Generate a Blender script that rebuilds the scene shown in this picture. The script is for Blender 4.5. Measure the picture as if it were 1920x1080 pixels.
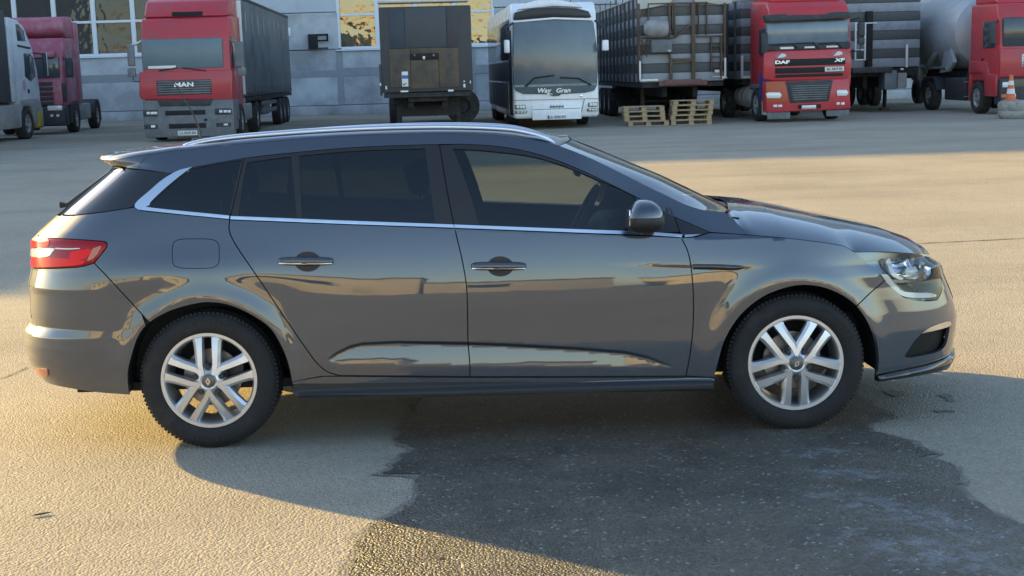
import bpy, bmesh, math, random
import numpy as np
from mathutils import Vector, Matrix, kdtree
from mathutils.geometry import delaunay_2d_cdt
random.seed(7); rng = np.random.default_rng(7)
R = math.radians
scene = bpy.context.scene
COL = scene.collection
for o in list(bpy.data.objects): bpy.data.objects.remove(o)

# ------------------------------------------------------------------ camera
CF, CH, CP, CRL = 2500.0, 1.684, 0.1604, 0.0284     # focal (px of a 1920 wide frame), height, pitch, roll
cam_d = bpy.data.cameras.new('camera'); cam = bpy.data.objects.new('camera', cam_d); COL.objects.link(cam)
cam_d.sensor_width = 36.0; cam_d.lens = CF / 1920 * 36; cam_d.clip_start = 0.05; cam_d.clip_end = 2000
CM = Matrix.Rotation(math.pi / 2 - CP, 3, 'X') @ Matrix.Rotation(-CRL, 3, 'Z')
cam.matrix_world = Matrix.Translation((0, 0, CH)) @ CM.to_4x4()
scene.camera = cam
CR = np.array(CM); CC = np.array([0, 0, CH])

# ------------------------------------------------------------------ sky, sun, exposure
SUN_EL = R(16.0); SUN_AZ = R(53)       # the sun stands behind the yard, to the left of the view
world = bpy.data.worlds.new('World'); scene.world = world; world.use_nodes = True
wn = world.node_tree.nodes; wl = world.node_tree.links
sky = wn.new('ShaderNodeTexSky'); sky.sky_type = 'NISHITA'; sky.sun_disc = False
sky.sun_elevation = SUN_EL; sky.sun_rotation = -SUN_AZ; sky.altitude = 100; sky.air_density = 1.0; sky.dust_density = 0.8; sky.ozone_density = 1.2
bg = wn['Background']; bg.inputs['Strength'].default_value = 0.15
wl.new(sky.outputs['Color'], bg.inputs['Color'])
sun_d = bpy.data.lights.new('sun', 'SUN'); sun = bpy.data.objects.new('sun', sun_d); COL.objects.link(sun)
sun_d.energy = 5.0; sun_d.angle = R(0.6); sun_d.color = (1.0, 0.67, 0.21)
sv = Vector((-math.sin(SUN_AZ) * math.cos(SUN_EL), math.cos(SUN_AZ) * math.cos(SUN_EL), math.sin(SUN_EL)))
sun.rotation_euler = sv.to_track_quat('Z', 'Y').to_euler(); sun.location = sv * 100
vs = scene.view_settings; vs.view_transform = 'Standard'; vs.look = 'None'; vs.gamma = 1; vs.use_curve_mapping = False
vs.exposure = 1.46
scene.render.engine = 'CYCLES'
scene.cycles.max_bounces = 10; scene.cycles.transparent_max_bounces = 16

# ------------------------------------------------------------------ pixel <-> place
def proj(P):
    pc = (np.asarray(P, float) - CC) @ CR
    return np.stack([960 + CF * pc[..., 0] / -pc[..., 2], 540 - CF * pc[..., 1] / -pc[..., 2]], -1)
def ray(u, v):
    return CR @ np.array([(u - 960) / CF, (540 - v) / CF, -1.0])
def ground(u, v, z=0.0):
    d = ray(u, v); t = (z - CH) / d[2]; return CC + d * t
def at_depth(u, v, Y):
    d = ray(u, v); return CC + d * (Y / d[1])

# ------------------------------------------------------------------ materials
def nt(m): m.use_nodes = True; return m.node_tree.nodes, m.node_tree.links, m.node_tree.nodes['Principled BSDF']
MATS = {}
def mat(name, col, rough=.5, metal=0., coat=0., spec=.5, var=0., scale=4., bump=0., bscale=60., emit=None, rvar=0., ior=1.5, dirt=None, dscale=3., dthr=.5):
    """one procedural surface: colour with noise variation, roughness variation, fine relief, optional dirt colour in blotches"""
    if name in MATS: return MATS[name]
    m = bpy.data.materials.new(name); n, l, b = nt(m); MATS[name] = m
    b.inputs['Base Color'].default_value = (*col, 1); b.inputs['Roughness'].default_value = rough; b.inputs['Metallic'].default_value = metal
    b.inputs['Coat Weight'].default_value = coat; b.inputs['Coat Roughness'].default_value = .03; b.inputs['Specular IOR Level'].default_value = spec; b.inputs['IOR'].default_value = ior
    tc = n.new('ShaderNodeTexCoord')
    out = None
    if var or dirt or rvar:
        tx = n.new('ShaderNodeTexNoise'); tx.inputs['Scale'].default_value = scale; tx.inputs['Detail'].default_value = 6; tx.inputs['Roughness'].default_value = .6
        l.new(tc.outputs['Object'], tx.inputs['Vector'])
        mx = n.new('ShaderNodeMix'); mx.data_type = 'RGBA'; l.new(tx.outputs['Fac'], mx.inputs['Factor'])
        mx.inputs['A'].default_value = (*[max(0, c * (1 - var)) for c in col], 1); mx.inputs['B'].default_value = (*[min(1, c * (1 + var)) for c in col], 1)
        out = mx.outputs['Result']
        if rvar:
            mr = n.new('ShaderNodeMapRange'); mr.inputs['To Min'].default_value = max(0, rough - rvar); mr.inputs['To Max'].default_value = min(1, rough + rvar)
            mr.inputs['From Min'].default_value = .3; mr.inputs['From Max'].default_value = .7
            l.new(tx.outputs['Fac'], mr.inputs['Value']); l.new(mr.outputs['Result'], b.inputs['Roughness'])
    if dirt:
        t2 = n.new('ShaderNodeTexNoise'); t2.inputs['Scale'].default_value = dscale; t2.inputs['Detail'].default_value = 8; t2.inputs['Roughness'].default_value = .65
        l.new(tc.outputs['Object'], t2.inputs['Vector'])
        rp = n.new('ShaderNodeMapRange'); rp.inputs['From Min'].default_value = dthr - .08; rp.inputs['From Max'].default_value = dthr + .12; l.new(t2.outputs['Fac'], rp.inputs['Value'])
        m2 = n.new('ShaderNodeMix'); m2.data_type = 'RGBA'; l.new(rp.outputs['Result'], m2.inputs['Factor']); l.new(out, m2.inputs['A']); m2.inputs['B'].default_value = (*dirt, 1)
        out = m2.outputs['Result']
    if out: l.new(out, b.inputs['Base Color'])
    if bump:
        bt = n.new('ShaderNodeTexNoise'); bt.inputs['Scale'].default_value = bscale; bt.inputs['Detail'].default_value = 4; l.new(tc.outputs['Object'], bt.inputs['Vector'])
        bp = n.new('ShaderNodeBump'); bp.inputs['Strength'].default_value = bump; bp.inputs['Distance'].default_value = .02
        l.new(bt.outputs['Fac'], bp.inputs['Height']); l.new(bp.outputs['Normal'], b.inputs['Normal'])
    if emit: b.inputs['Emission Color'].default_value = (*emit[:3], 1); b.inputs['Emission Strength'].default_value = emit[3]
    return m
def glass(name, tint, rough=0.0, ior=1.5):
    """thin tinted pane: what lies behind shows through the tint, sky and yard mirror in it by Fresnel"""
    if name in MATS: return MATS[name]
    m = bpy.data.materials.new(name); n, l, b = nt(m); MATS[name] = m; n.remove(b); o = n['Material Output']
    t = n.new('ShaderNodeBsdfTransparent'); t.inputs['Color'].default_value = (*tint, 1)
    g = n.new('ShaderNodeBsdfGlossy'); g.inputs['Roughness'].default_value = rough; g.inputs['Color'].default_value = (1, 1, 1, 1)
    f = n.new('ShaderNodeFresnel'); f.inputs['IOR'].default_value = ior
    mx = n.new('ShaderNodeMixShader'); l.new(f.outputs[0], mx.inputs[0]); l.new(t.outputs[0], mx.inputs[1]); l.new(g.outputs[0], mx.inputs[2]); l.new(mx.outputs[0], o.inputs['Surface'])
    return m

# ------------------------------------------------------------------ object helpers
def link(name, me, m=None, parent=None, smooth=False):
    o = bpy.data.objects.new(name, me); COL.objects.link(o)
    if m is not None: me.materials.append(m)
    if parent is not None: o.parent = parent
    if smooth: me.shade_smooth()
    return o
def tag(o, label=None, cat=None, group=None, kind=None):
    if label: o['label'] = label
    if cat: o['category'] = cat
    if group: o['group'] = group
    if kind: o['kind'] = kind
    return o
def empty(name, loc=(0, 0, 0), rz=0., label=None, cat=None, group=None):
    o = bpy.data.objects.new(name, None); COL.objects.link(o); o.location = loc; o.rotation_euler = (0, 0, rz); o.empty_display_size = .2
    return tag(o, label, cat, group)
def mesh(name, V, Fc, m=None, parent=None, smooth=False, normals=None):
    me = bpy.data.meshes.new(name); me.from_pydata([tuple(map(float, v)) for v in V], [], [tuple(map(int, f)) for f in Fc]); me.update()
    o = link(name, me, m, parent, smooth or normals is not None)
    if normals is not None: me.normals_split_custom_set_from_vertices([tuple(map(float, q)) for q in normals])
    return o
def bm_obj(name, bm, m=None, parent=None, smooth=None):
    bmesh.ops.recalc_face_normals(bm, faces=bm.faces)
    me = bpy.data.meshes.new(name); bm.to_mesh(me); bm.free()
    o = link(name, me, m, parent)
    if smooth is not None: me.shade_smooth(); me.set_sharp_from_angle(angle=R(smooth))
    return o
def bevel(bm, w, seg=2, edges=None):
    if w > 0: bmesh.ops.bevel(bm, geom=list(edges or bm.edges), offset=w, segments=seg, profile=.5, affect='EDGES', clamp_overlap=True)
def bx(bm, x0, x1, y0, y1, z0, z1):
    vs_ = [bm.verts.new((x, y, z)) for z in (z0, z1) for x, y in ((x0, y0), (x1, y0), (x1, y1), (x0, y1))]
    a, b, c, d, e, f, g, h = vs_
    for q in ((d, c, b, a), (e, f, g, h), (a, b, f, e), (b, c, g, f), (c, d, h, g), (d, a, e, h)): bm.faces.new(q)
def box(name, parent, m, x0, x1, y0, y1, z0, z1, bev=.015, seg=2):
    bm = bmesh.new(); bx(bm, min(x0, x1), max(x0, x1), min(y0, y1), max(y0, y1), min(z0, z1), max(z0, z1)); bevel(bm, bev, seg)
    return bm_obj(name, bm, m, parent, 40)
def boxes(name, parent, m, lst, bev=.0):
    bm = bmesh.new()
    for b in lst: bx(bm, min(b[0], b[1]), max(b[0], b[1]), min(b[2], b[3]), max(b[2], b[3]), min(b[4], b[5]), max(b[4], b[5]))
    if bev: bevel(bm, bev, 1)
    return bm_obj(name, bm, m, parent)
def prism(name, parent, m, pts, axis, a0, a1, bev=.02, seg=2, smooth=40):
    """polygon pts in the plane of the two other axes, pushed along axis from a0 to a1"""
    bm = bmesh.new()
    def P(p, a): return (a, p[0], p[1]) if axis == 'x' else (p[0], a, p[1]) if axis == 'y' else (p[0], p[1], a)
    A = [bm.verts.new(P(p, a0)) for p in pts]; B = [bm.verts.new(P(p, a1)) for p in pts]
    bm.faces.new(A); bm.faces.new(B[::-1]); k = len(pts)
    for i in range(k): bm.faces.new((A[i], B[i], B[(i + 1) % k], A[(i + 1) % k]))
    bmesh.ops.recalc_face_normals(bm, faces=bm.faces)
    bevel(bm, bev, seg)
    return bm_obj(name, bm, m, parent, smooth)
def lathe(name, parent, m, prof, axis='y', seg=48, center=(0, 0, 0), smooth=35, close=False):
    """prof: list of (radius, along)"""
    bm = bmesh.new(); rings = []
    for r, a in prof:
        ring = []
        for i in range(seg):
            t = 2 * math.pi * i / seg; c, s = r * math.cos(t), r * math.sin(t)
            p = (c, a, s) if axis == 'y' else (a, c, s) if axis == 'x' else (c, s, a)
            ring.append(bm.verts.new(tuple(p[k] + center[k] for k in range(3))))
        rings.append(ring)
    prs = list(zip(rings, rings[1:])) + ([(rings[-1], rings[0])] if close else [])
    for A, B in prs:
        for i in range(seg): bm.faces.new((A[i], A[(i + 1) % seg], B[(i + 1) % seg], B[i]))
    if not close:
        for rr, rg in ((prof[0][0], rings[0]), (prof[-1][0], rings[-1])):
            if rr > 1e-4 and rr < 0: bm.faces.new(rg)
    bmesh.ops.remove_doubles(bm, verts=bm.verts, dist=1e-6)
    return bm_obj(name, bm, m, parent, smooth)
def tube(name, parent, m, pts, r, seg=8, smooth=True, flat=None):
    """round bar through pts; r a number or one per point; flat=(a,b) squashes into an ellipse"""
    pts = [Vector(p) for p in pts]; bm = bmesh.new(); rings = []
    rs = r if hasattr(r, '__len__') else [r] * len(pts)
    up = Vector((0, 0, 1))
    for i, p in enumerate(pts):
        t = (pts[min(i + 1, len(pts) - 1)] - pts[max(i - 1, 0)]).normalized()
        ref = up if abs(t.dot(up)) < .95 else Vector((1, 0, 0))
        a = t.cross(ref).normalized(); b = a.cross(t).normalized()
        fa, fb = flat or (1, 1)
        rings.append([bm.verts.new(p + (a * math.cos(2 * math.pi * k / seg) * fa + b * math.sin(2 * math.pi * k / seg) * fb) * rs[i]) for k in range(seg)])
    for A, B in zip(rings, rings[1:]):
        for k in range(seg): bm.faces.new((A[k], A[(k + 1) % seg], B[(k + 1) % seg], B[k]))
    bm.faces.new(rings[0][::-1]); bm.faces.new(rings[-1])
    return bm_obj(name, bm, m, parent, 50 if smooth else None)
def copy_tree(o, parent=None):
    c = o.copy(); COL.objects.link(c); c.parent = parent
    for ch in list(o.children): copy_tree(ch, c)
    return c
def text(name, parent, m, s, size, loc, rot, depth=.004, align='CENTER', shear=0., sx=1., bold=0.):
    cu = bpy.data.curves.new(name, 'FONT'); cu.body = s; cu.size = size; cu.extrude = depth; cu.align_x = align; cu.align_y = 'CENTER'; cu.shear = shear; cu.offset = bold; cu.resolution_u = 3
    t = bpy.data.objects.new(name + '_tmp', cu); COL.objects.link(t)
    dg = bpy.context.evaluated_depsgraph_get(); me = bpy.data.meshes.new_from_object(t.evaluated_get(dg)); bpy.data.objects.remove(t); bpy.data.curves.remove(cu)
    me.name = name
    o = link(name, me, m, parent); o.location = loc; o.rotation_euler = rot; o.scale = (sx, 1, 1)
    return o
# ------------------------------------------------------------------ outlines and sheets
def resample(poly, step):
    out = []
    for a, b in zip(poly, np.roll(poly, -1, 0)):
        k = max(1, int(math.ceil(np.linalg.norm(b - a) / step)))
        for i in range(k): out.append(a + (b - a) * i / k)
    return np.array(out)
def resample_open(p, step):
    out = []
    for a, b in zip(p, p[1:]):
        k = max(1, int(math.ceil(np.linalg.norm(b - a) / step)))
        for i in range(k): out.append(a + (b - a) * i / k)
    out.append(p[-1]); return np.array(out)
def clean(poly, eps=1e-4):
    out = [poly[0]]
    for p in poly[1:]:
        if np.linalg.norm(p - out[-1]) > eps: out.append(p)
    if np.linalg.norm(out[0] - out[-1]) < eps: out.pop()
    return np.array(out)
def area(p): return .5 * np.sum(p[:, 0] * np.roll(p[:, 1], -1) - np.roll(p[:, 0], -1) * p[:, 1])
def inset(p, d):
    if area(p) < 0: p = p[::-1]
    e = np.roll(p, -1, 0) - p; e = e / (np.linalg.norm(e, axis=1, keepdims=True) + 1e-12); nn = np.stack([-e[:, 1], e[:, 0]], 1); a = nn + np.roll(nn, 1, 0); l = np.clip((a * a).sum(1), .6, None)
    return p + a / l[:, None] * 2 * d
def inside(pts, poly):
    x, y = pts[:, 0], pts[:, 1]; r = np.zeros(len(pts), bool)
    for (x0, y0), (x1, y1) in zip(poly, np.roll(poly, -1, 0)):
        c = (y0 > y) != (y1 > y)
        if y1 != y0: r ^= c & (x < (x1 - x0) * (y - y0) / (y1 - y0) + x0)
    return r
def dist(pts, poly):
    d = np.full(len(pts), 9.)
    for a, b in zip(poly, np.roll(poly, -1, 0)):
        e = b - a; t = np.clip(((pts - a) @ e) / (e @ e + 1e-12), 0, 1); d = np.minimum(d, np.linalg.norm(pts - a - t[:, None] * e, axis=1))
    return d
def tri(poly, holes, g, extra=()):
    poly = resample(poly, g); hs = [resample(h, g) for h in holes]
    lo, hi = poly.min(0), poly.max(0); X, Y = np.meshgrid(np.arange(lo[0], hi[0], g), np.arange(lo[1], hi[1], g)); X = X + (np.arange(X.shape[0]) % 2 * g / 2)[:, None]
    P = np.stack([X.ravel(), Y.ravel()], 1); P = P[inside(P, poly)]; P = P[dist(P, poly) > g * .45]
    for h in hs: P = P[~inside(P, h)]; P = P[dist(P, h) > g * .45]
    V = [tuple(p) for p in poly]; E_ = [(i, (i + 1) % len(poly)) for i in range(len(poly))]
    for h in hs: o = len(V); V += [tuple(p) for p in h]; E_ += [(o + i, o + (i + 1) % len(h)) for i in range(len(h))]
    for q in extra:
        q = resample_open(np.asarray(q), g * .8); ok = inside(q, poly) & (dist(q, poly) > g * .4)
        for h in hs: ok &= ~inside(q, h)
        P = P[np.min(np.linalg.norm(P[:, None] - q[None], axis=2), axis=1) > g * .5] if len(q) else P
        o = None
        for p, k in zip(q, ok):
            if k:
                V.append(tuple(p))
                if o is not None: E_.append((o, len(V) - 1))
                o = len(V) - 1
            else: o = None
    V += [tuple(p) for p in P]
    r = delaunay_2d_cdt([Vector(v) for v in V], E_, [], 1, 1e-7); VV = np.array([tuple(v) for v in r[0]]); T = np.array([f for f in r[2]])
    c = VV[T].mean(1)
    for h in hs: T = T[~inside(c, h)]; c = VV[T].mean(1)
    return VV, T
# ------------------------------------------------------------------ ground
def asphalt(name, c0, c1, rough, bstr, wet=False, foam=()):
    m = bpy.data.materials.new(name); n, l, b = nt(m)
    tc = n.new('ShaderNodeTexCoord')
    def noise(sc, det=5, ro=.6):
        t = n.new('ShaderNodeTexNoise'); t.inputs['Scale'].default_value = sc; t.inputs['Detail'].default_value = det; t.inputs['Roughness'].default_value = ro; l.new(tc.outputs['Object'], t.inputs['Vector']); return t
    big = noise(.35, 6); fine = noise(150, 3, .7); mid = noise(6, 5)
    vo = n.new('ShaderNodeTexVoronoi'); vo.inputs['Scale'].default_value = 88; l.new(tc.outputs['Object'], vo.inputs['Vector'])
    def mix(a, bb, fac, mode='MIX'):
        x = n.new('ShaderNodeMix'); x.data_type = 'RGBA'; x.blend_type = mode
        if hasattr(fac, 'is_output'): l.new(fac, x.inputs['Factor'])
        else: x.inputs['Factor'].default_value = fac
        for k, q in (('A', a), ('B', bb)):
            if hasattr(q, 'is_output'): l.new(q, x.inputs[k])
            else: x.inputs[k].default_value = (*q, 1)
        return x.outputs['Result']
    def rng_(src, a, c, lo=0., hi=1.):
        x = n.new('ShaderNodeMapRange'); x.inputs['From Min'].default_value = a; x.inputs['From Max'].default_value = c; x.inputs['To Min'].default_value = lo; x.inputs['To Max'].default_value = hi
        l.new(src, x.inputs['Value']); return x.outputs['Result']
    base = mix(c0, c1, rng_(big.outputs['Fac'], .35, .65))
    stone = mix((.45, .45, .45) if wet else (.72, .72, .72), (1.7, 1.7, 1.7) if wet else (1.25, 1.25, 1.25), rng_(vo.outputs['Color'], .1, .9))
    base = mix(base, stone, .55, 'MULTIPLY')
    base = mix(base, (.62, .62, .62), rng_(mid.outputs['Fac'], .56, .75, 0, .35), 'MULTIPLY')
    mp = n.new('ShaderNodeMapping'); mp.inputs['Scale'].default_value = (.10, .75, 1); l.new(tc.outputs['Object'], mp.inputs['Vector'])
    stk = n.new('ShaderNodeTexNoise'); stk.inputs['Scale'].default_value = 1.; stk.inputs['Detail'].default_value = 7; stk.inputs['Roughness'].default_value = .62; l.new(mp.outputs['Vector'], stk.inputs['Vector'])
    base = mix(base, (.70, .70, .71), rng_(stk.outputs['Fac'], .52, .68, 0, .5), 'MULTIPLY')
    oil = noise(.9, 7, .7); base = mix(base, (.45, .45, .46), rng_(oil.outputs['Fac'], .66, .74, 0, .7), 'MULTIPLY')
    if wet:
        mot = noise(2.2, 8, .7); base = mix(base, (.62, .63, .65), rng_(mot.outputs['Fac'], .42, .62, 0, 1.), 'MULTIPLY'); base = mix(base, (.42, .41, .39), rng_(vo.outputs['Color'], .86, .93, 0, .8))
        for (cx, cy, rx, ry, rot) in foam:
            m2 = n.new('ShaderNodeMapping'); m2.vector_type = 'TEXTURE'; m2.inputs['Location'].default_value = (cx, cy, 0); m2.inputs['Rotation'].default_value = (0, 0, rot); m2.inputs['Scale'].default_value = (rx, ry, 1); l.new(tc.outputs['Object'], m2.inputs['Vector'])
            sp_ = n.new('ShaderNodeTexGradient'); sp_.gradient_type = 'SPHERICAL'; l.new(m2.outputs['Vector'], sp_.inputs['Vector'])
            fn = noise(13, 8, .75); mu = n.new('ShaderNodeMath'); mu.operation = 'MULTIPLY'; l.new(sp_.outputs['Fac'], mu.inputs[0]); l.new(rng_(fn.outputs['Fac'], .42, .62), mu.inputs[1])
            base = mix(base, (.30, .33, .38), rng_(mu.outputs[0], .14, .6, 0, .45))
    l.new(base, b.inputs['Base Color'])
    b.inputs['Specular IOR Level'].default_value = .5 if wet else .25
    l.new(rng_(fine.outputs['Fac'], .3, .7, rough - .1, rough + .1), b.inputs['Roughness'])
    ad = n.new('ShaderNodeMath'); ad.operation = 'MULTIPLY_ADD'; l.new(vo.outputs['Distance'], ad.inputs[0]); ad.inputs[1].default_value = -1.5; fm = n.new('ShaderNodeMath'); fm.operation = 'MULTIPLY'; fm.inputs[1].default_value = 1.0; l.new(fine.outputs['Fac'], fm.inputs[0]); l.new(fm.outputs[0], ad.inputs[2])
    bp = n.new('ShaderNodeBump'); bp.inputs['Strength'].default_value = bstr; bp.inputs['Distance'].default_value = .012
    l.new(ad.outputs[0], bp.inputs['Height']); l.new(bp.outputs['Normal'], b.inputs['Normal'])
    return m
M_ASPH = asphalt('asphalt', (.335, .300, .236), (.42, .375, .295), .85, .58)
M_WET = asphalt('wet_asphalt', (.115, .103, .078), (.155, .140, .108), .40, .7, True, [(*ground(1690, 965)[:2], .75, .22, -.75), (*ground(1600, 892)[:2], .45, .14, -.3), (*ground(1760, 1045)[:2], .7, .3, -.7), (*ground(1530, 850)[:2], .35, .12, .0)])
TILT = .031
def gz_(Y):
    """the yard falls into a shallow drain line behind the car and rises again"""
    Y = np.asarray(Y, float); t = np.clip((Y - 5.7) / .5, 0, 1); fall = -TILT * np.clip(Y - 5.95, 0, 2.0); fall = fall * (t * t * (3 - 2 * t)); u = np.clip((Y - 7.95) / 8.5, 0, 1); return fall * (1 - u * u * (3 - 2 * u))
ys_ = [-400, -50, 0, 4, 5.5] + list(np.arange(5.6, 8.6, .1)) + list(np.arange(9, 18, .5)) + [40, 100, 400]
xs_ = [-400, -60, 60, 400]
V = [(x, y, float(gz_(y))) for y in ys_ for x in xs_]; n_ = len(xs_)
gr_ = tag(mesh('ground', V, [(j * n_ + i, j * n_ + i + 1, (j + 1) * n_ + i + 1, (j + 1) * n_ + i) for j in range(len(ys_) - 1) for i in range(n_ - 1)], M_ASPH, smooth=True), kind='structure')

def jag(pts, amp, step, seed):
    """irregular version of a polyline on the ground"""
    r = np.random.default_rng(seed); out = []
    for a, b in zip(pts, pts[1:]):
        a, b = np.array(a), np.array(b); k = max(1, int(np.linalg.norm(b - a) / step))
        for i in range(k):
            out.append(a + (b - a) * i / k + r.normal(0, amp, 2))
    out.append(np.array(pts[-1])); return out
def ground_patch(name, px, m, z, amp=.012, step=.03, seed=3, kind='structure', closed_extra=(), grow=0.):
    pts = [tuple(ground(u, v)[:2]) for u, v in px] + list(closed_extra)
    if grow: pts = [tuple(p) for p in inset(clean(resample(np.array(pts), .12)), -grow)]
    q = jag(pts + [pts[0]], amp, step, seed)[:-1]
    VV, T = tri(np.array(q), [], .09)
    return tag(mesh(name, [(v[0], v[1], z + float(gz_(v[1]))) for v in VV], T, m), kind=kind)
wet_px = [(700, 985), (720, 977), (749, 964), (784, 940), (791, 918), (782, 892), (745, 890.5), (717, 889), (735, 879), (742, 865), (762, 852), (781, 844), (760, 833), (742, 824), (758, 812), (752, 791), (774, 773), (788, 741), (800, 700),
          (1560, 690), (1615, 742), (1645, 762), (1672, 780), (1650, 786), (1631, 791), (1623, 799), (1635, 811), (1696, 827), (1725, 838), (1753, 852), (1733, 860), (1765, 868), (1790, 880), (1796, 900), (1798, 917), (1810, 937), (1840, 950), (1871, 970), (1925, 992), (2010, 1050), (2030, 1110), (1960, 1180), (1760, 1215), (1500, 1250), (1250, 1235), (980, 1225), (790, 1180), (690, 1140), (655, 1090), (672, 1020)]
M_DAMP_G = asphalt('damp_asphalt', (.22, .202, .168), (.29, .266, .22), .6, .65)
ground_patch('damp_fringe', wet_px, M_DAMP_G, .004, seed=9, amp=.014, step=.05, grow=.028)
ground_patch('wet_patch', wet_px, M_WET, .008, seed=5)
for sd, px in ((11, [(1750, 767), (1770, 765), (1787, 766), (1785, 769), (1752, 770)]), (12, [(1758, 733), (1775, 731), (1790, 737), (1786, 741), (1790, 747), (1775, 745), (1770, 739)]),
               (14, [(1655, 722), (1680, 724), (1698, 732), (1690, 737), (1668, 734)])):
    ground_patch('wet_patch', px, M_WET, .004, amp=.008, step=.02, seed=sd)
M_JOINT = mat('joint_tar', (.03, .03, .03), .9)
def strip(name, a, b, w, m, z=.004, seed=1):
    a, b = np.array(a)[:2], np.array(b)[:2]; d = b - a; L = np.linalg.norm(d); d /= L; nrm = np.array([-d[1], d[0]]); r = np.random.default_rng(seed)
    k = max(4, int(L / .12)); V = []; Fc = []; off = 0
    for i in range(k + 1):
        off = off * .8 + r.normal(0, w * .5); c = a + d * L * i / k + nrm * off; ww = w * (.5 + r.random())
        z_ = z + float(gz_(c[1])); V += [(*(c - nrm * ww / 2), z_), (*(c + nrm * ww / 2), z_)]
        if i: Fc.append((2 * i - 2, 2 * i - 1, 2 * i + 1, 2 * i))
    return tag(mesh(name, V, Fc, m), kind='structure')
strip('pavement_joint', ground(1700, 453), ground(1960, 441), .022, M_JOINT, seed=2)
strip('pavement_crack', ground(-20, 703), ground(45, 672), .012, M_JOINT, seed=4)
M_DEBRIS = mat('dark_debris', (.05, .045, .04), .8)
for i, (u, v, sx, sy) in enumerate([(78, 967, .035, .006), (825, 1051, .03, .010)]):
    p = ground(u, v); bm = bmesh.new(); bmesh.ops.create_icosphere(bm, subdivisions=2, radius=1.)
    for vv in bm.verts: vv.co = Vector((vv.co.x * sx * (1 + .3 * math.sin(5 * vv.co.y + i)), vv.co.y * sy * (1 + .4 * math.sin(7 * vv.co.x)), vv.co.z * .004))
    o = bm_obj('twig', bm, M_DEBRIS); o.location = (p[0], p[1], .008); o.rotation_euler = (0, 0, .5 - i * 1.1)
    tag(o, ['small dark twig on sunlit dry asphalt', 'dark flat twig lying in damp sunlit asphalt'][i], 'twig')

# ------------------------------------------------------------------ the car: body surface
WB, WY = 1.356, -.88
CYAW = .0076; CX, CD, HUB = -.0529, 6.02, .3115
cc_, cs_ = math.cos(CYAW), math.sin(CYAW)
_ct, _st = math.cos(-TILT), math.sin(-TILT)
CARM = np.array([[cc_, -cs_, 0], [cs_, cc_, 0], [0, 0, 1]]) @ np.array([[1, 0, 0], [0, _ct, -_st], [0, _st, _ct]])
CROOT = np.array([CX, CD, 0.]) - CARM @ np.array([0, -.88, 0.])
def c2w(P): return np.asarray(P) @ CARM.T + CROOT
def cproj(P): return proj(c2w(P))
def on_plane(u, v, y):
    """car-local point where the sight line of a pixel meets the upright plane y (car coordinates)"""
    d = CARM.T @ ray(u, v); o = CARM.T @ (CC - CROOT); return o + d * ((y - o[1]) / d[1])
def sstep(a, b, x): t = np.clip((x - a) / (b - a), 0, 1); return t * t * (3 - 2 * t)
_bp = np.array([on_plane(u, v, -.872) for u, v in ((262, 395), (432, 411), (640, 420), (852, 428), (1000, 433.5), (1186, 441), (1290, 445.5))])
def zbelt(x): return np.interp(x, _bp[:, 0], _bp[:, 2]) if False else np.poly1d(np.polyfit(_bp[:, 0], _bp[:, 2], 2))(np.clip(x, -1.75, 1.0)) + np.clip(x - 1.0, 0, 1) * -.03
# pressed-in facet of the lower doors, traced edge lines
_ft = np.array([on_plane(u, v, -.9) for u, v in ((612, 672), (634, 657), (655, 647), (679, 641), (746, 638), (874, 640.5), (948, 643), (1082, 650), (1172, 657), (1217, 667), (1270, 688))])
_fb = np.array([on_plane(u, v, -.9) for u, v in ((612, 674), (628, 683), (881, 686), (1272, 689))])
_cr = np.array([on_plane(u, v, -.9) for u, v in ((1120, 492), (1220, 494.5), (1298, 497), (1400, 499))])
def width(x, z):
    x, z = np.broadcast_arrays(np.asarray(x, float), np.asarray(z, float))
    zb = zbelt(x)
    lo = .908 - .30 * np.clip(np.minimum(z, zb) - .62, 0, None) ** 2 - .018 * np.clip((.50 - z) / .32, 0, 1.2) ** 2
    dz = np.clip(z - zb, 0, None)
    up = .34 * dz + .27 * dz ** 2 + 1.15 * sstep(.35, 1.12, x) * dz
    w = lo - up
    w = w + .014 * np.exp(-((x + 1.45) / .45) ** 2 - ((z - .83) / .10) ** 2) + .008 * np.exp(-((x - 1.35) / .45) ** 2 - ((z - .78) / .10) ** 2)
    for hx in (-WB, WB):
        r = np.hypot(x - hx, z - HUB - .01)
        w = w + .014 * np.exp(-(np.clip(r - .375, 0, None) / .07) ** 2) * (z < .86) * np.where(r > .3, 1, 0)
    zt = np.interp(x, _ft[:, 0], _ft[:, 2]); zl = np.interp(x, _fb[:, 0], _fb[:, 2]); hgt = np.clip(zt - zl, 1e-4, None)
    inx = (x > _ft[0, 0]) & (x < _ft[-1, 0]); dep = hgt * .14
    below = sstep(0, .018, zt - z); rec = dep * below * np.clip((z - zl) / np.clip(hgt, .003, None), 0, 1) * 1.12
    w = w - np.where(inx & (hgt > .004), rec, 0)
    zc = np.interp(x, _cr[:, 0], _cr[:, 2]); a = sstep(_cr[0, 0], _cr[1, 0] + .1, x) * (1 - sstep(_cr[3, 0] - .05, _cr[3, 0] + .12, x))
    w = w - .0016 * a * np.where(z < zc, np.clip((zc - z) / .012, 0, 1) * (1 - sstep(.0, .10, zc - z)), 0)
    sl = sstep(-.97, -.93, x) * (1 - sstep(.965, .975, x))
    w = w + sl * (.024 * (1 - sstep(.236, .262, z)) - .05 * np.clip((.215 - z) / .06, 0, 1.3))
    return w
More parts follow.
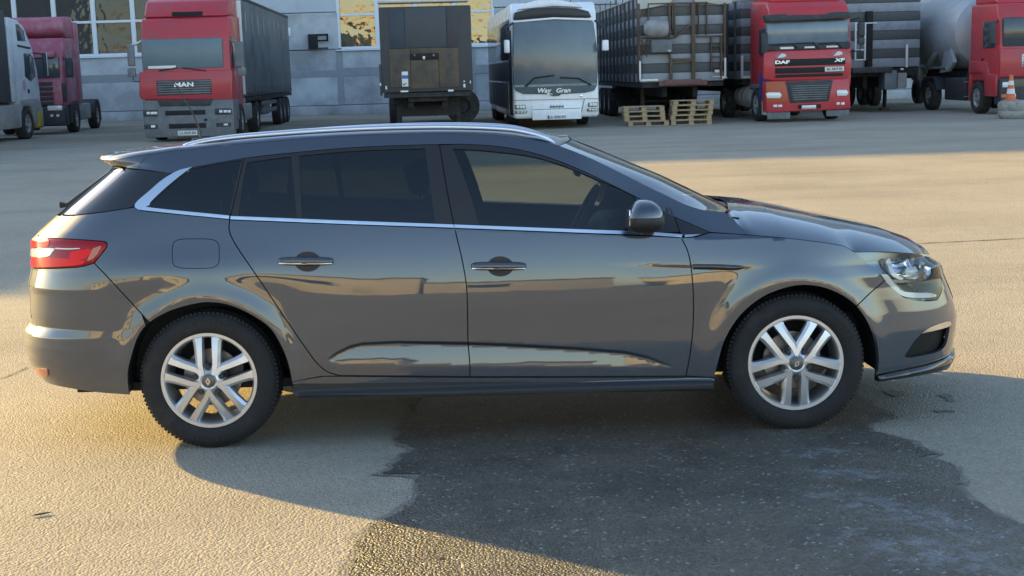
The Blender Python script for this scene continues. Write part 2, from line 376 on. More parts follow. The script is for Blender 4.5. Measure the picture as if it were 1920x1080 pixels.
# rounded ends in plan: superellipse tables by arc length
def send(n, a, b):
    th = np.linspace(0, math.pi / 2, 4000); cx, cy = np.sin(th) ** (2 / n), np.cos(th) ** (2 / n)
    L = np.concatenate([[0], np.cumsum(np.hypot(np.diff(cx) * a, np.diff(cy) * b))]); return L, cx, cy
XSF, XSR, NF, NR = 1.28, -1.42, 2.7, 3.3
LF, FX, FY = send(NF, .99, .9); LR, RX, RY = send(NR, .92, .9)
S_F, S_R = XSF + LF[-1], XSR - LR[-1]
def calib(px, front):
    xs, (L, tx, ty) = (XSF, (LF, FX, FY)) if front else (XSR, (LR, RX, RY)); sg = 1 if front else -1; out = []
    for u, v in px:
        xe, z = sg * 2.3, .6
        for _ in range(25):
            X = xs + (xe - xs) * tx; Y = -width(X, z) * ty; uv = cproj(np.stack([X, Y, np.full_like(X, z)], -1)); i = np.argmax(sg * uv[:, 0])
            xe += (u - uv[i, 0]) / 375; z -= (v - uv[i, 1]) / 375
        out.append((z, xe))
    out.sort(); return np.array(out)
ZF = calib([(1738, 474), (1763, 491), (1768, 515), (1776, 533), (1787, 562), (1794, 590), (1793, 606), (1789, 634), (1786, 655), (1770, 680)], True)
ZR = calib([(192, 290.5), (188.5, 294), (187.5, 298.5), (193, 304), (206, 309), (211, 315), (170, 349), (130, 382), (99, 410), (75, 432), (60.5, 448), (59.5, 470), (59, 500), (52, 533), (54.5, 542), (56, 581), (59, 602), (47, 618), (45.7, 638), (50, 664), (63, 690), (92, 721)], False)
def bathtub(s, z):
    s, z = np.broadcast_arrays(np.asarray(s, float), np.asarray(z, float))
    xf = np.interp(z, ZF[:, 0], ZF[:, 1]); xr = np.interp(z, ZR[:, 0], ZR[:, 1])
    # the flank in the middle, the rounded nose in front, the rounded tail behind
    fx, fy = np.interp(s - XSF, LF, FX), np.interp(s - XSF, LF, FY); rx, ry = np.interp(XSR - s, LR, RX), np.interp(XSR - s, LR, RY)
    x = np.where(s > XSF, XSF + (xf - XSF) * fx, np.where(s < XSR, XSR + (xr - XSR) * rx, s)); k = np.where(s > XSF, fy, np.where(s < XSR, ry, 1.))
    return np.stack([x, -width(x, z) * k, z], -1)
def normal(s, z, e=.002):
    a = bathtub(s + e, z) - bathtub(s - e, z); b = bathtub(s, z + e) - bathtub(s, z - e); n = np.cross(a, b); return n / (np.linalg.norm(n, axis=-1, keepdims=True) + 1e-12)
def surf(s, z, off=0.):
    p = bathtub(s, z); return p + normal(s, z) * off if off else p
_S, _Z = np.meshgrid(np.linspace(S_R + .02, S_F - .02, 900), np.linspace(.10, 1.50, 300)); _S, _Z = _S.ravel(), _Z.ravel()
_P = bathtub(_S, _Z); _N = normal(_S, _Z); _vis = ((c2w(_P) - CC) * (_N @ CARM.T)).sum(-1) < 0
_S, _Z = _S[_vis], _Z[_vis]; _UV = cproj(bathtub(_S, _Z))
KD = kdtree.KDTree(len(_S))
for i, (u, v) in enumerate(_UV): KD.insert((u, v, 0), i)
KD.balance()
def px2sz(px):
    """pixels on the car's flank -> (s, z) on its surface"""
    out = []
    for u, v in px:
        i = KD.find((u, v, 0))[1]; q = np.array([_S[i], _Z[i]]); T = np.array([u, v]); e0 = np.linalg.norm(cproj(bathtub(*q)) - T)
        for _ in range(8):
            b0 = cproj(bathtub(*q)); J = np.stack([(cproj(bathtub(q[0] + 1e-4, q[1])) - b0) / 1e-4, (cproj(bathtub(q[0], q[1] + 1e-4)) - b0) / 1e-4], 1)
            d = np.linalg.lstsq(J.T @ J + np.eye(2) * 20, J.T @ (T - b0), rcond=None)[0]; q2 = q + np.clip(d, -.02, .02); e1 = np.linalg.norm(cproj(bathtub(*q2)) - T)
            if e1 >= e0: break
            q, e0 = q2, e1
        out.append(q)
    return np.array(out)
def cr(px, n=6):
    """smooth curve through traced points"""
    p = np.array(px, float); p = np.vstack([2 * p[0] - p[1], p, 2 * p[-1] - p[-2]]); out = []
    for i in range(1, len(p) - 2):
        a, b, c, d = p[i - 1:i + 3]
        for t in np.linspace(0, 1, n, endpoint=False): out.append(.5 * (2 * b + (c - a) * t + (2 * a - 5 * b + 4 * c - d) * t * t + (3 * b - a - 3 * c + d) * t ** 3))
    out.append(p[-2]); return np.array(out)
def M(px, n=6, smooth=True): return px2sz(cr(px, n) if smooth and len(px) > 2 else px)
def panel(name, poly, m, parent, off=0., g=.014, gap=.0026, hem=.014, holes=(), hgap=0., mirror=True, crown=0., label=None, sf=surf, nf=normal, extra=(), crad=.012):
    """sheet of bodywork: outline in (s,z) laid on the body surface with turned-in edges; mirror adds the far side's own panel"""
    poly = inset(clean(np.asarray(poly)), gap); hl = [inset(clean(np.asarray(h)), -hgap) for h in holes]
    VV, T = tri(poly, hl, g, extra); s, z = VV[:, 0], VV[:, 1]; N = nf(s, z); P = sf(s, z) + N * (off + (crown * np.sqrt(1 - (1 - np.minimum(1, np.minimum.reduce([dist(VV, q) for q in [poly] + hl]) / crad)) ** 2)[:, None] if crown else 0))
    a = P[T[:, 0]]; fn = np.cross(P[T[:, 1]] - a, P[T[:, 2]] - a); flip = (fn * N[T[:, 0]]).sum(1) < 0; T[flip] = T[flip][:, ::-1]
    V = list(P); NN = list(N); Fc = [tuple(t) for t in T]
    if hem:
        cnt = {}
        for t in T:
            for i in range(3): cnt[(t[i], t[(i + 1) % 3])] = 1
        for (i, j) in list(cnt):
            if (j, i) not in cnt:
                k = len(V); e = P[j] - P[i]; nn = np.cross(e, (N[i] + N[j])); nn = nn / (np.linalg.norm(nn) + 1e-9)
                V += [P[i], P[j], P[j] - N[j] * hem, P[i] - N[i] * hem]; NN += [nn] * 4; Fc.append((k + 1, k, k + 3, k + 2))
    V = np.array(V); NN = np.array(NN)
    if crown:
        out = []
        for sg in ((1, -1) if mirror else (1,)):
            o = mesh(name, V * [1, sg, 1], Fc if sg == 1 else [f[::-1] for f in Fc], m, parent, smooth=True); out.append(o)
        if label: out[0]['label'] = label
        return out[0], (out[1] if mirror else None)
    o = mesh(name, V, Fc, m, parent, normals=NN)
    if label: o['label'] = label
    if mirror:
        o2 = mesh(name, V * [1, -1, 1], [f[::-1] for f in Fc], m, parent, normals=NN * [1, -1, 1])
        return o, o2
    return o, None
# ------------------------------------------------------------------ the car: materials
M_PAINT = bpy.data.materials.new('car_paint_graphite')
def _paint(m, col):
    n, l, b = nt(m); tc = n.new('ShaderNodeTexCoord')
    fl = n.new('ShaderNodeTexNoise'); fl.inputs['Scale'].default_value = 900; fl.inputs['Detail'].default_value = 1; l.new(tc.outputs['Object'], fl.inputs['Vector'])
    du = n.new('ShaderNodeTexNoise'); du.inputs['Scale'].default_value = 5; du.inputs['Detail'].default_value = 7; l.new(tc.outputs['Object'], du.inputs['Vector'])
    mx = n.new('ShaderNodeMix'); mx.data_type = 'RGBA'; mx.inputs['A'].default_value = (*[c * .85 for c in col], 1); mx.inputs['B'].default_value = (*[c * 1.2 for c in col], 1); l.new(fl.outputs['Fac'], mx.inputs['Factor']); sx_ = n.new('ShaderNodeSeparateXYZ'); l.new(tc.outputs['Object'], sx_.inputs[0]); hm_ = n.new('ShaderNodeMapRange'); hm_.inputs['From Min'].default_value = .55; hm_.inputs['From Max'].default_value = .2; l.new(sx_.outputs['Z'], hm_.inputs['Value'])
    dn = n.new('ShaderNodeTexNoise'); dn.inputs['Scale'].default_value = 22; dn.inputs['Detail'].default_value = 8; l.new(tc.outputs['Object'], dn.inputs['Vector']); dm = n.new('ShaderNodeMath'); dm.operation = 'MULTIPLY'; l.new(hm_.outputs['Result'], dm.inputs[0]); l.new(dn.outputs['Fac'], dm.inputs[1])
    d2 = n.new('ShaderNodeMath'); d2.operation = 'MULTIPLY'; d2.inputs[1].default_value = .14; l.new(dm.outputs[0], d2.inputs[0]); mz = n.new('ShaderNodeMix'); mz.data_type = 'RGBA'; l.new(d2.outputs[0], mz.inputs['Factor']); l.new(mx.outputs['Result'], mz.inputs['A']); mz.inputs['B'].default_value = (.26, .23, .18, 1); l.new(mz.outputs['Result'], b.inputs['Base Color'])
    b.inputs['Metallic'].default_value = .45; b.inputs['Roughness'].default_value = .46; b.inputs['Coat Weight'].default_value = 1; b.inputs['Coat IOR'].default_value = 1.88
    mr = n.new('ShaderNodeMapRange'); mr.inputs['From Min'].default_value = .3; mr.inputs['From Max'].default_value = .75; mr.inputs['To Min'].default_value = .006; mr.inputs['To Max'].default_value = .035; l.new(du.outputs['Fac'], mr.inputs['Value']); l.new(mr.outputs['Result'], b.inputs['Coat Roughness'])
    op = n.new('ShaderNodeTexNoise'); op.inputs['Scale'].default_value = 3.5; op.inputs['Detail'].default_value = 2; l.new(tc.outputs['Object'], op.inputs['Vector'])
    bp = n.new('ShaderNodeBump'); bp.inputs['Strength'].default_value = .05; bp.inputs['Distance'].default_value = .02; l.new(op.outputs['Fac'], bp.inputs['Height']); l.new(bp.outputs['Normal'], b.inputs['Coat Normal'])
_paint(M_PAINT, (.028, .041, .062))
M_CHROME = mat('satin_chrome', (.78, .80, .83), .16, 1.)
M_RAIL = mat('brushed_aluminium', (.74, .76, .79), .3, 1.)
M_TRIM = mat('black_satin_trim', (.018, .018, .019), .38, var=.2, scale=8)
M_GLOSSB = mat('black_gloss_trim', (.012, .013, .015), .06, coat=.6)
M_SHELL = mat('inner_shell_black', (.010, .010, .011), .75)
M_PLASTIC = mat('unpainted_plastic', (.022, .023, .025), .55, var=.25, scale=20, bump=.15, bscale=300)
M_PRIV = glass('privacy_glass', (.10, .12, .12), ior=1.62)
M_GLASS = glass('door_glass', (.42, .47, .44), ior=1.6)
M_WIND = glass('windscreen_glass', (.55, .63, .63), ior=2.7)
M_LENS = glass('headlight_cover', (.93, .95, .97), ior=1.33)
M_RED = mat('red_lens', (.80, .008, .006), .25, coat=.2, spec=.2)
M_REDD = mat('dark_red_lens', (.30, .004, .010), .12, coat=.35, spec=.2)
M_CLEAR = mat('clear_lens', (.78, .76, .72), .08, coat=1.)
M_AMBER = mat('amber_lens', (.5, .14, .05), .1, coat=1.)
M_RIM = mat('alloy_silver', (.62, .63, .65), .32, .75, coat=.35, var=.06, scale=12)
M_RIMD = mat('alloy_inner_dark', (.05, .05, .053), .5, .6, var=.3, scale=15)
M_TYRE = mat('tyre_rubber', (.013, .013, .014), .78, var=.35, scale=14, bump=.25, bscale=120, dirt=(.035, .032, .028), dscale=9, dthr=.62)
M_SEAT = mat('seat_fabric', (.05, .052, .055), .9, var=.2, scale=40, bump=.3, bscale=200)
M_DASH = mat('dash_plastic', (.035, .036, .038), .6)

car = empty('estate_car', tuple(CROOT), 0, 'dark graphite estate car with silver alloy wheels and roof rails, parked on wet asphalt', 'car')

car.rotation_euler = Matrix(CARM.tolist()).to_euler()
# ------------------------------------------------------------------ traced lines on the flank (pixels of the photograph)
L_BSHUT = M([(824, 272), (837, 350), (852, 425), (867, 490), (875, 541), (877, 608), (877.5, 640), (881, 684), (880.5, 706)])
i_b = int(np.argmin(abs(L_BSHUT[:, 1] - px2sz([(852, 428)])[0, 1]))); i_bt = int(np.argmin(abs(L_BSHUT[:, 1] - px2sz([(851, 421)])[0, 1])))
L_FD = M([(1259, 391), (1268, 416), (1277.6, 445), (1290, 473), (1296.5, 507), (1300, 555), (1300, 600), (1297, 639), (1292, 675), (1286, 705)])
i_f = int(np.argmin(abs(L_FD[:, 1] - px2sz([(1278, 445.5)])[0, 1])))
L_RD = M([(457, 297), (444, 355), (432.5, 405), (429.5, 425), (431, 437), (436, 448), (447, 467), (490, 530), (545, 612), (575, 655), (592, 678), (612, 696), (636, 704)])
i_r = int(np.argmin(abs(L_RD[:, 1] - px2sz([(432, 412)])[0, 1])))
L_BOT_R = M([(636, 704), (760, 705), (880.5, 706)]); L_BOT_F = M([(880.5, 706), (1080, 706), (1286, 705)])
BELT_R, BELT_F = M([(432, 412), (640, 420.3), (852, 428)]), M([(852, 428), (1020, 434.5), (1186, 441.3), (1278, 445.5)])
BTOP_R, BTOP_F = M([(432.5, 405), (640, 413.3), (851, 421)]), M([(851, 421), (1020, 427.5), (1186, 434), (1281, 440.5)])
ARCH_F = M([(1339.5, 708), (1341.6, 700), (1348, 675), (1362, 632), (1390, 590), (1429, 558), (1471, 540.6), (1506, 535), (1541.6, 539), (1577, 553), (1605, 574), (1626, 604), (1639, 639), (1643, 680), (1642, 706)], 4)
ARCH_R = M([(243, 740), (240.5, 715), (242, 688), (259, 632), (281, 605), (320, 583), (366, 570), (397, 567.5), (433, 573.6), (473, 592), (509, 619), (535, 667), (546, 710), (547, 717)], 4)
TOPLINE = M([(362, 313.5), (455, 297), (545, 286.5), (670, 276), (824, 270.5), (900, 271.5), (966, 279), (1029, 295), (1092, 320), (1155, 350), (1218, 382), (1262, 405), (1331, 435)])
ROOF_E = M([(289, 288.3), (325, 283), (350, 281), (420, 273), (510, 265), (577, 260), (640, 256), (700, 252.8), (800, 250), (860, 250.5), (940, 254.5), (985, 260), (1020, 266), (1049, 273)])
SPO_E = M([(199, 299), (211, 300), (239, 295.3), (262, 291.8), (289, 288.3)], 5)
SPO_E = np.vstack([np.stack([np.linspace(S_R, SPO_E[0, 0], 14, endpoint=False), np.full(14, SPO_E[0, 1])], 1), SPO_E])
PILLAR = M([(1049, 273), (1100, 293), (1155, 319), (1200, 342), (1249, 366), (1285, 383), (1315, 392.5), (1338, 396), (1359, 397)])
HOODL = M([(1359, 397), (1382, 419), (1402, 440)], 4); HOODS = M([(1402, 440), (1471, 445.6), (1541.6, 454), (1578, 460), (1590, 464.5), (1601, 472)])
HOODF = M([(1601, 472), (1640, 471.5), (1668, 472), (1710, 475), (1742, 477.5)])
SEAM_FB = M([(1658, 527), (1632, 549), (1606, 574)], 4)
LAMP_LOW = M([(1601, 472), (1630, 496), (1658, 524), (1680, 545), (1697, 558), (1717, 562.5), (1740, 564), (1757, 562)])
LAMP_IN = M([(1757, 562), (1766, 545), (1767, 520), (1763, 500), (1742, 477.5)], 4)
i_l = int(np.argmin(np.linalg.norm(LAMP_LOW - SEAM_FB[0], axis=1)))
SEAM_RB = M([(176.7, 493), (221, 540), (266, 589)], 4)
TL_TOP = M([(91, 446.5), (140, 449), (190, 452.5), (199, 455), (201, 459), (197, 468), (176.7, 493)], 4)
TL_BOT = M([(176.7, 493), (152, 500), (120, 502.5), (91, 503.5), (64, 502.5)], 4)
iar = int(np.argmin(np.linalg.norm(ARCH_R - SEAM_RB[-1], axis=1))); iaf = int(np.argmin(np.linalg.norm(ARCH_F - SEAM_FB[-1], axis=1)))
def cat(*a): return np.vstack(a)
def pt(*p): return px2sz(p)

# doors
FD = cat(BELT_F, L_FD[i_f:], L_BOT_F[::-1], L_BSHUT[i_b:][::-1]); RD = cat(BELT_R, L_BSHUT[i_b:], L_BOT_R[::-1], L_RD[i_r:][::-1])
_fx = np.linspace(_ft[0, 0] + .01, _ft[-1, 0] - .01, 260); _zt = np.interp(_fx, _ft[:, 0], _ft[:, 2]); _zl = np.interp(_fx, _fb[:, 0], _fb[:, 2])
_ks = _zt - _zl > .012
EX = [np.stack([_fx, _zt + .001], 1), np.stack([_fx, _zl - .001], 1)] + [np.stack([_fx[_ks], _zt[_ks] - q], 1) for q in (.0045, .009, .0135, .018)]
_cx = np.linspace(_cr[0, 0], _cr[-1, 0] + .1, 80); _cz = np.interp(_cx, _cr[:, 0], _cr[:, 2]); EX2 = [np.stack([_cx, _cz + .0005], 1), np.stack([_cx, _cz - .012], 1)]
fdoor = panel('front_door', FD, M_PAINT, car, g=.011, extra=EX + EX2); rdoor = panel('rear_door', RD, M_PAINT, car, g=.011, extra=EX)
# front wing, body side, quarter panel
tri_tip = pt((1331, 435.5))
panel('front_wing', cat(L_FD[i_f:][::-1], M([(1278, 445.5), (1300, 444.5), (1331, 436)]), pt((1366, 437.5)), HOODS, LAMP_LOW[:i_l], SEAM_FB, ARCH_F[:iaf][::-1]), M_PAINT, car)
HOOK_OUT = [(362, 313.5), (335, 320), (305, 337.5), (281, 358), (260, 376), (253.5, 385), (257, 392), (280, 396.2), (430, 411)]
HK = M(HOOK_OUT, 4)
CANT = M([(257, 316.8), (285, 320), (321, 325), (335, 320)], 4)
side = panel('body_side', cat(CANT[:-1], M([(335, 320), (362, 313.5)]), TOPLINE, pt((1366, 437.5)), pt((1402, 440)), HOODL[::-1], PILLAR[::-1], ROOF_E[::-1]), M_PAINT, car, gap=.001)
FUEL = []
for k in range(32):
    t = 2 * math.pi * k / 32; c, s_ = math.cos(t), math.sin(t); FUEL.append((367 + 44 * abs(c) ** .45 * (1 if c > 0 else -1), 475.5 + 27.5 * abs(s_) ** .45 * (1 if s_ > 0 else -1)))
FUEL = px2sz(FUEL)
TG_SIDE = M([(140, 404), (118, 424), (91, 446.5)], 4)
quarter = panel('quarter_panel', cat(L_RD[i_r:], M([(600, 706), (547, 717)])[::1], ARCH_R[iar:][::-1], SEAM_RB[::-1], TL_TOP[::-1], TG_SIDE[::-1], M([(140, 404), (200, 396.5), (253.5, 388)], 4), HK[int(5 * 4):][0:0], M([(256, 391), (280, 396.2), (430, 411)], 4)), M_PAINT, car, holes=[FUEL], hgap=.002)
panel('fuel_flap', FUEL, M_PAINT, car, gap=.001, mirror=False)
# bumpers and tailgate
zc = lambda z: np.array([[S_F, z]]); zr = lambda z: np.array([[S_R, z]])
tb = TL_BOT[-1]
RBP = cat(SEAM_RB[::-1], TL_BOT, np.array([[tb[0] - .03, tb[1]], [tb[0] - .05, .60], [tb[0] - .15, .565], [S_R, .565], [S_R, .285]]), M([(84, 716), (98, 721.5), (125, 727.5), (180, 736), (243, 741)], 4), ARCH_R[:iar])
panel('rear_bumper', RBP, M_PAINT, car)
tl_top0 = TL_TOP[0]; RW_IN = M([(235, 321), (187, 363), (140, 403)], 4)
zglass = RW_IN[-1][1]
panel('tailgate', cat(np.array([[S_R, .575], [tb[0] - .15, .575], [tb[0] - .055, .61], [tb[0] - .035, tb[1]], [tb[0] - .035, tl_top0[1] + .004]]), TG_SIDE[::-1], np.array([[RW_IN[-1][0] - .15, zglass - .008], [S_R, zglass - .012]])), M_PAINT, car)
panel('rear_window', cat(RW_IN, np.array([[RW_IN[-1][0] - .15, zglass - .002], [S_R, zglass - .006], [S_R, 1.305], [RW_IN[0][0] - .1, 1.305]])), glass('rear_window_glass', (.07, .085, .09), ior=2.6), car, off=-.003, hem=0)
panel('pillar_window', cat(M([(235, 316.5), (285, 320.5), (321, 326), (305, 337.5), (260, 376), (253.5, 386)], 4), M([(253.5, 388), (200, 396), (140, 403)], 4)[1:], RW_IN[::-1]), M_GLOSSB, car, off=-.001, gap=.001)
FBP = cat(SEAM_FB[::-1], LAMP_LOW[i_l:], LAMP_IN[:6], np.array([[2.36, .70], [S_F, .70], [S_F, .275]]), M([(1764, 674), (1735, 683), (1690, 693), (1643, 703)], 4), ARCH_F[iaf:][::-1])
FOG = M([(1728, 625), (1742, 614), (1760, 607), (1778, 602.5), (1781, 606), (1779, 625), (1774, 645), (1762, 658), (1735, 666), (1698, 670.5), (1704, 655), (1714, 640), (1728, 625)], 3)[:-1]
fb = panel('front_bumper', FBP, M_PAINT, car, holes=[FOG])
panel('bumper_intake', FOG, M_PLASTIC, fb[0], off=-.03, gap=-.035, hem=0, mirror=False); panel('bumper_intake', FOG, M_PLASTIC, fb[1], off=-.03, gap=-.035, hem=0)[0].hide_render = False
panel('fog_strip', M([(1728, 625), (1742, 614.5), (1760, 607.5), (1780, 602.5), (1781, 611), (1757, 618.5), (1728, 625)], 3)[:-1], M_CHROME, car, off=.002, gap=0)
LIP = np.vstack([M([(1643, 704), (1690, 694), (1735, 684), (1764, 675)], 4), [[S_F, .278], [S_F, .238]], M([(1766, 690), (1735, 698.5), (1690, 707), (1643, 714)], 4)])
panel('splitter', LIP, M_GLOSSB, car, off=.016, gap=0, crown=.014, crad=.02, hem=.03, g=.01)
# unseen middle of the nose: grille and badge field
panel('grille', np.array([[S_F, .50], [2.50, .52], [2.44, .60], [2.46, .69], [S_F, .69]]), M_GLOSSB, car, off=.004, gap=0)
panel('lower_grille', np.array([[S_F, .28], [2.50, .28], [2.47, .36], [2.52, .45], [S_F, .45]]), M_PLASTIC, car, off=.004, gap=0)
# sill
panel('sill', cat(M([(549, 717), (600, 708), (640, 706.5), (881, 708.5), (1286, 708), (1338, 710)], 4), M([(1339, 733), (1100, 736), (800, 740), (549, 742)], 4)), M_PLASTIC, car, gap=.001, g=.009)
panel('sill_cover', cat(M([(549, 716), (600, 707), (640, 706), (881, 708), (1286, 707.5), (1338, 709)], 4), M([(1339, 714), (1100, 716.5), (881, 716), (549, 720)], 4)), M_PAINT, car, off=.003, gap=.0005, g=.007)
# windows: black frames with the panes set in
RQ = M([(463, 305), (546, 293.5), (551, 350), (556.5, 409), (500, 406.5), (447.5, 404.2), (454, 355), (463, 305)], 4)[:-1]
RQ = cat(M([(463, 305), (505, 298.5), (546, 293.5)], 3), M([(551, 350), (556.5, 408.5)], 3), M([(500, 406.3), (447.5, 404)], 3), M([(454, 355)], 1))
RG = cat(M([(561, 292), (670, 282.5), (797, 278)], 4), M([(806, 345), (816, 418.5)], 3), M([(700, 414), (567, 409)], 3), M([(563, 345)], 1))
rf = panel('window_frame', cat(TOPLINE[6:25], L_BSHUT[1:i_bt], BTOP_R[::-1], L_RD[:i_r - 1][::-1])[0:], M_TRIM, rdoor[0], holes=[RQ, RG], gap=.002, hem=.01)
FG = cat(M([(849, 278.5), (919, 283), (997, 293), (1060, 312), (1123, 337.6), (1184, 364), (1192, 375)], 5), M([(1186, 400), (1176, 432.5)], 3), M([(1040, 427), (898, 421.5)], 3), M([(885, 375), (866, 320)], 3))
ff = panel('window_frame', cat(L_BSHUT[:1], TOPLINE[26:67], L_FD[:i_f - 1], BTOP_F[::-1][3:], L_BSHUT[:i_bt][::-1])[0:], M_TRIM, fdoor[0], holes=[FG], gap=.002, hem=.01)
for o_, d_ in ((rf, rdoor), (ff, fdoor)): o_[1].parent = d_[1]
for nm_, pl, mt_, d_ in (('quarter_light', RQ, M_PRIV, rdoor), ('side_window', RG, M_PRIV, rdoor), ('side_window', FG, M_GLASS, fdoor)):
    a_, b_ = panel(nm_, pl, mt_, d_[0], off=-.005, gap=-.004, hem=0, g=.02); b_.parent = d_[1]
panel('sail_panel', cat(TOPLINE[-13:], M([(1331, 436), (1300, 444), (1280, 441)], 3), L_FD[:i_f - 1][::-1]), M_TRIM, car, gap=.002)
QW = cat(M([(358, 317), (410, 306.5), (452.5, 300)], 4), M([(440, 355), (429, 403.5)], 3), M([(350, 396), (290, 390), (284.5, 385), (287, 377.5), (312, 354), (342, 328.5)], 4))
qf = panel('quarter_frame', cat(HK[:1], TOPLINE[:7], L_RD[:i_r - 1], M([(430, 404.5), (287, 390), (282, 385), (285, 377.5), (312, 352), (342, 327.5), (362, 313.5)], 4)), M_TRIM, car, holes=[QW], gap=.001)
panel('quarter_window', QW, M_PRIV, car, off=-.004, gap=-.003, hem=0, g=.02)
panel('window_chrome', cat(HK, M([(430.5, 404.5), (287, 390), (282, 385), (285, 377.5), (312, 352), (342, 327.5), (362, 313.5)], 4)[:-1]), M_CHROME, car, off=.006, gap=.0006, g=.008)
for nm_, a_, b_, d_ in (('belt_chrome', BTOP_R, BELT_R, rdoor), ('belt_chrome', BTOP_F, BELT_F, fdoor)):
    x_, y_ = panel(nm_, cat(a_, b_[::-1]), M_CHROME, d_[0], off=.006, gap=.0012, g=.008, hem=.012); y_.parent = d_[1]
panel('belt_chrome_tip', cat(M([(1283, 440.6), (1315, 440)], 3), M([(1298, 444.5), (1284, 445.3)], 3)), M_CHROME, car, off=.003, gap=.0006, g=.008)
panel('wing_vent', M([(1298, 495), (1345, 495.5), (1394, 498.5), (1383, 506.5), (1340, 506), (1299, 505)], 3), M_GLOSSB, car, off=.003, gap=0, crown=.004, g=.008)

# handles: bowl pressed behind a bright bar
def cap_ring(c, rx, ry, n=28, p=2.):
    return px2sz([(c[0] + rx * math.copysign(abs(math.cos(2 * math.pi * k / n)) ** (2 / p), math.cos(2 * math.pi * k / n)), c[1] + ry * math.copysign(abs(math.sin(2 * math.pi * k / n)) ** (2 / p), math.sin(2 * math.pi * k / n))) for k in range(n)])
for (cx_, cy_), dr in (((574, 490), rdoor), ((935, 499), fdoor)):
    for side_ in (0, 1):
        a_ = panel('handle_bowl', cap_ring((cx_ + 3, cy_ + .5), 25, 19), M_PLASTIC, dr[side_], off=.0008, gap=0, hem=0, mirror=(side_ == 1))
        if side_: bpy.data.objects.remove(a_[0])
        a_ = panel('door_handle', cap_ring((cx_, cy_), 52, 8.2, p=4), mat('handle_grey', (.10, .105, .115), .25, .6, coat=.8), dr[side_], off=.012, gap=0, hem=.02, crown=.020, crad=.02, g=.005, mirror=(side_ == 1))
        if side_: bpy.data.objects.remove(a_[0])
        a_ = panel('handle_chrome', cap_ring((cx_, cy_ + 4.2), 50, 2.0, p=4), M_RAIL, dr[side_], off=.026, gap=0, hem=.006, crown=.003, crad=.005, g=.004, mirror=(side_ == 1))
        if side_: bpy.data.objects.remove(a_[0])

# lamps
LAMP = cat(HOODF[::-1][::-1], LAMP_IN[::-1], LAMP_LOW[::-1])
LAMP = cat(LAMP_LOW, LAMP_IN, HOODF[::-1])
hl = panel('headlight', LAMP, M_LENS, car, off=.001, gap=.002, hem=.0, g=.012)
for sd in (0, 1):
    def lp(name, px, m, off, crown=0., **k):
        a = panel(name, M(px, 3)[:-1] if px is not None else LAMP, m, hl[sd], off=off, mirror=(sd == 1), crown=crown, g=.01, **k)
        if sd: bpy.data.objects.remove(a[0])
    lp('housing', None, mat('lamp_housing', (.16, .19, .225), .18, .75), -.045, gap=-.01, hem=0)
    lp('daytime_strip', [(1655, 515), (1668, 516), (1682, 534), (1700, 547), (1752, 549), (1757, 556), (1715, 558), (1692, 553), (1670, 535), (1655, 515)], M_CLEAR, -.012, gap=0, hem=.02)
    lp('reflector', [(1662, 489), (1690, 484), (1745, 490), (1757, 510), (1740, 524), (1700, 523), (1680, 515), (1662, 489)], M_CHROME, -.030, gap=0, hem=.01, crown=-.015)
    lp('projector', [(1706, 497), (1720, 496), (1726, 505), (1719, 514), (1708, 513), (1702, 505), (1706, 497)], M_CLEAR, -.018, gap=0, hem=.02, crown=.008); lp('lamp_divider', [(1668, 487), (1676, 486), (1684, 512), (1700, 522), (1692, 524), (1676, 514), (1668, 487)], M_CLEAR, -.02, gap=0, hem=.01)
    lp('bezel', [(1702, 530), (1750, 530), (1764, 524), (1764, 538), (1750, 546), (1720, 544), (1702, 530)], M_GLOSSB, -.006, gap=0, hem=.02)
tlp = cat(TL_TOP, TL_BOT, np.array([[tb[0] - .02, tb[1] + .01], [tb[0] - .02, tl_top0[1] - .01]]), M([(70, 443)], 1))
tl = panel('tail_light', tlp, M_REDD, car, off=.003, gap=.002, hem=.02, crown=.004)
for sd in (0, 1):
    for nm_, px_, m_ in (('reverse_lens', [(61, 466), (80, 466), (104, 466), (100, 474), (92, 481), (62, 481), (61, 466)], M_CLEAR), ('brake_lens', [(62, 483), (93, 483), (106, 484), (140, 486), (160, 490), (150, 497), (110, 500), (64, 500), (62, 483)], M_RED),
                         ('marker_lens', [(136, 472), (172, 467), (166, 482), (155, 487), (132, 484), (136, 472)], M_RED), ('light_strip', [(108, 465), (130, 466), (150, 465.5), (150, 467), (130, 468), (106, 467), (108, 465)], M_CLEAR), ('amber_lens', [(176, 466), (192, 462), (180, 482), (166, 489), (170, 478), (176, 466)], M_AMBER),
                         ('upper_lens', [(62, 452), (70, 446), (92, 449), (92, 462), (62, 463), (62, 452)], M_RED)):
        a_ = panel(nm_, M(px_, 3)[:-1], m_, tl[sd], off=.009, gap=.0, hem=.006, g=.009, mirror=(sd == 1))
        if sd: bpy.data.objects.remove(a_[0])
panel('rear_reflector', M([(66, 690), (88, 692), (91, 699), (89, 706), (74, 706), (66, 690)], 3)[:-1], M_AMBER, car, off=.006, gap=0, hem=.01, g=.008)

# dark shell behind the panels, so the gaps read as gaps
FULL = cat(np.array([[S_R, .34]]), M([(110, 705), (240, 725)], 2), ARCH_R, M([(549, 742), (800, 740), (1100, 736), (1338, 733)], 4), ARCH_F, M([(1690, 690), (1745, 676)], 2), np.array([[S_F, .30], [S_F, .72]]), HOODF[::-1], HOODS[::-1], HOODL[::-1], PILLAR[::-1], ROOF_E[::-1], M([(250, 316)], 1), np.array([[S_R, 1.30]]))
panel('inner_shell', FULL, M_SHELL, car, off=-.016, gap=.006, hem=0, g=.03, holes=[RQ, RG, FG, QW, LAMP, FOG, cat(RW_IN, np.array([[RW_IN[-1][0] - .15, zglass], [S_R + .001, zglass], [S_R + .001, 1.29]]))])

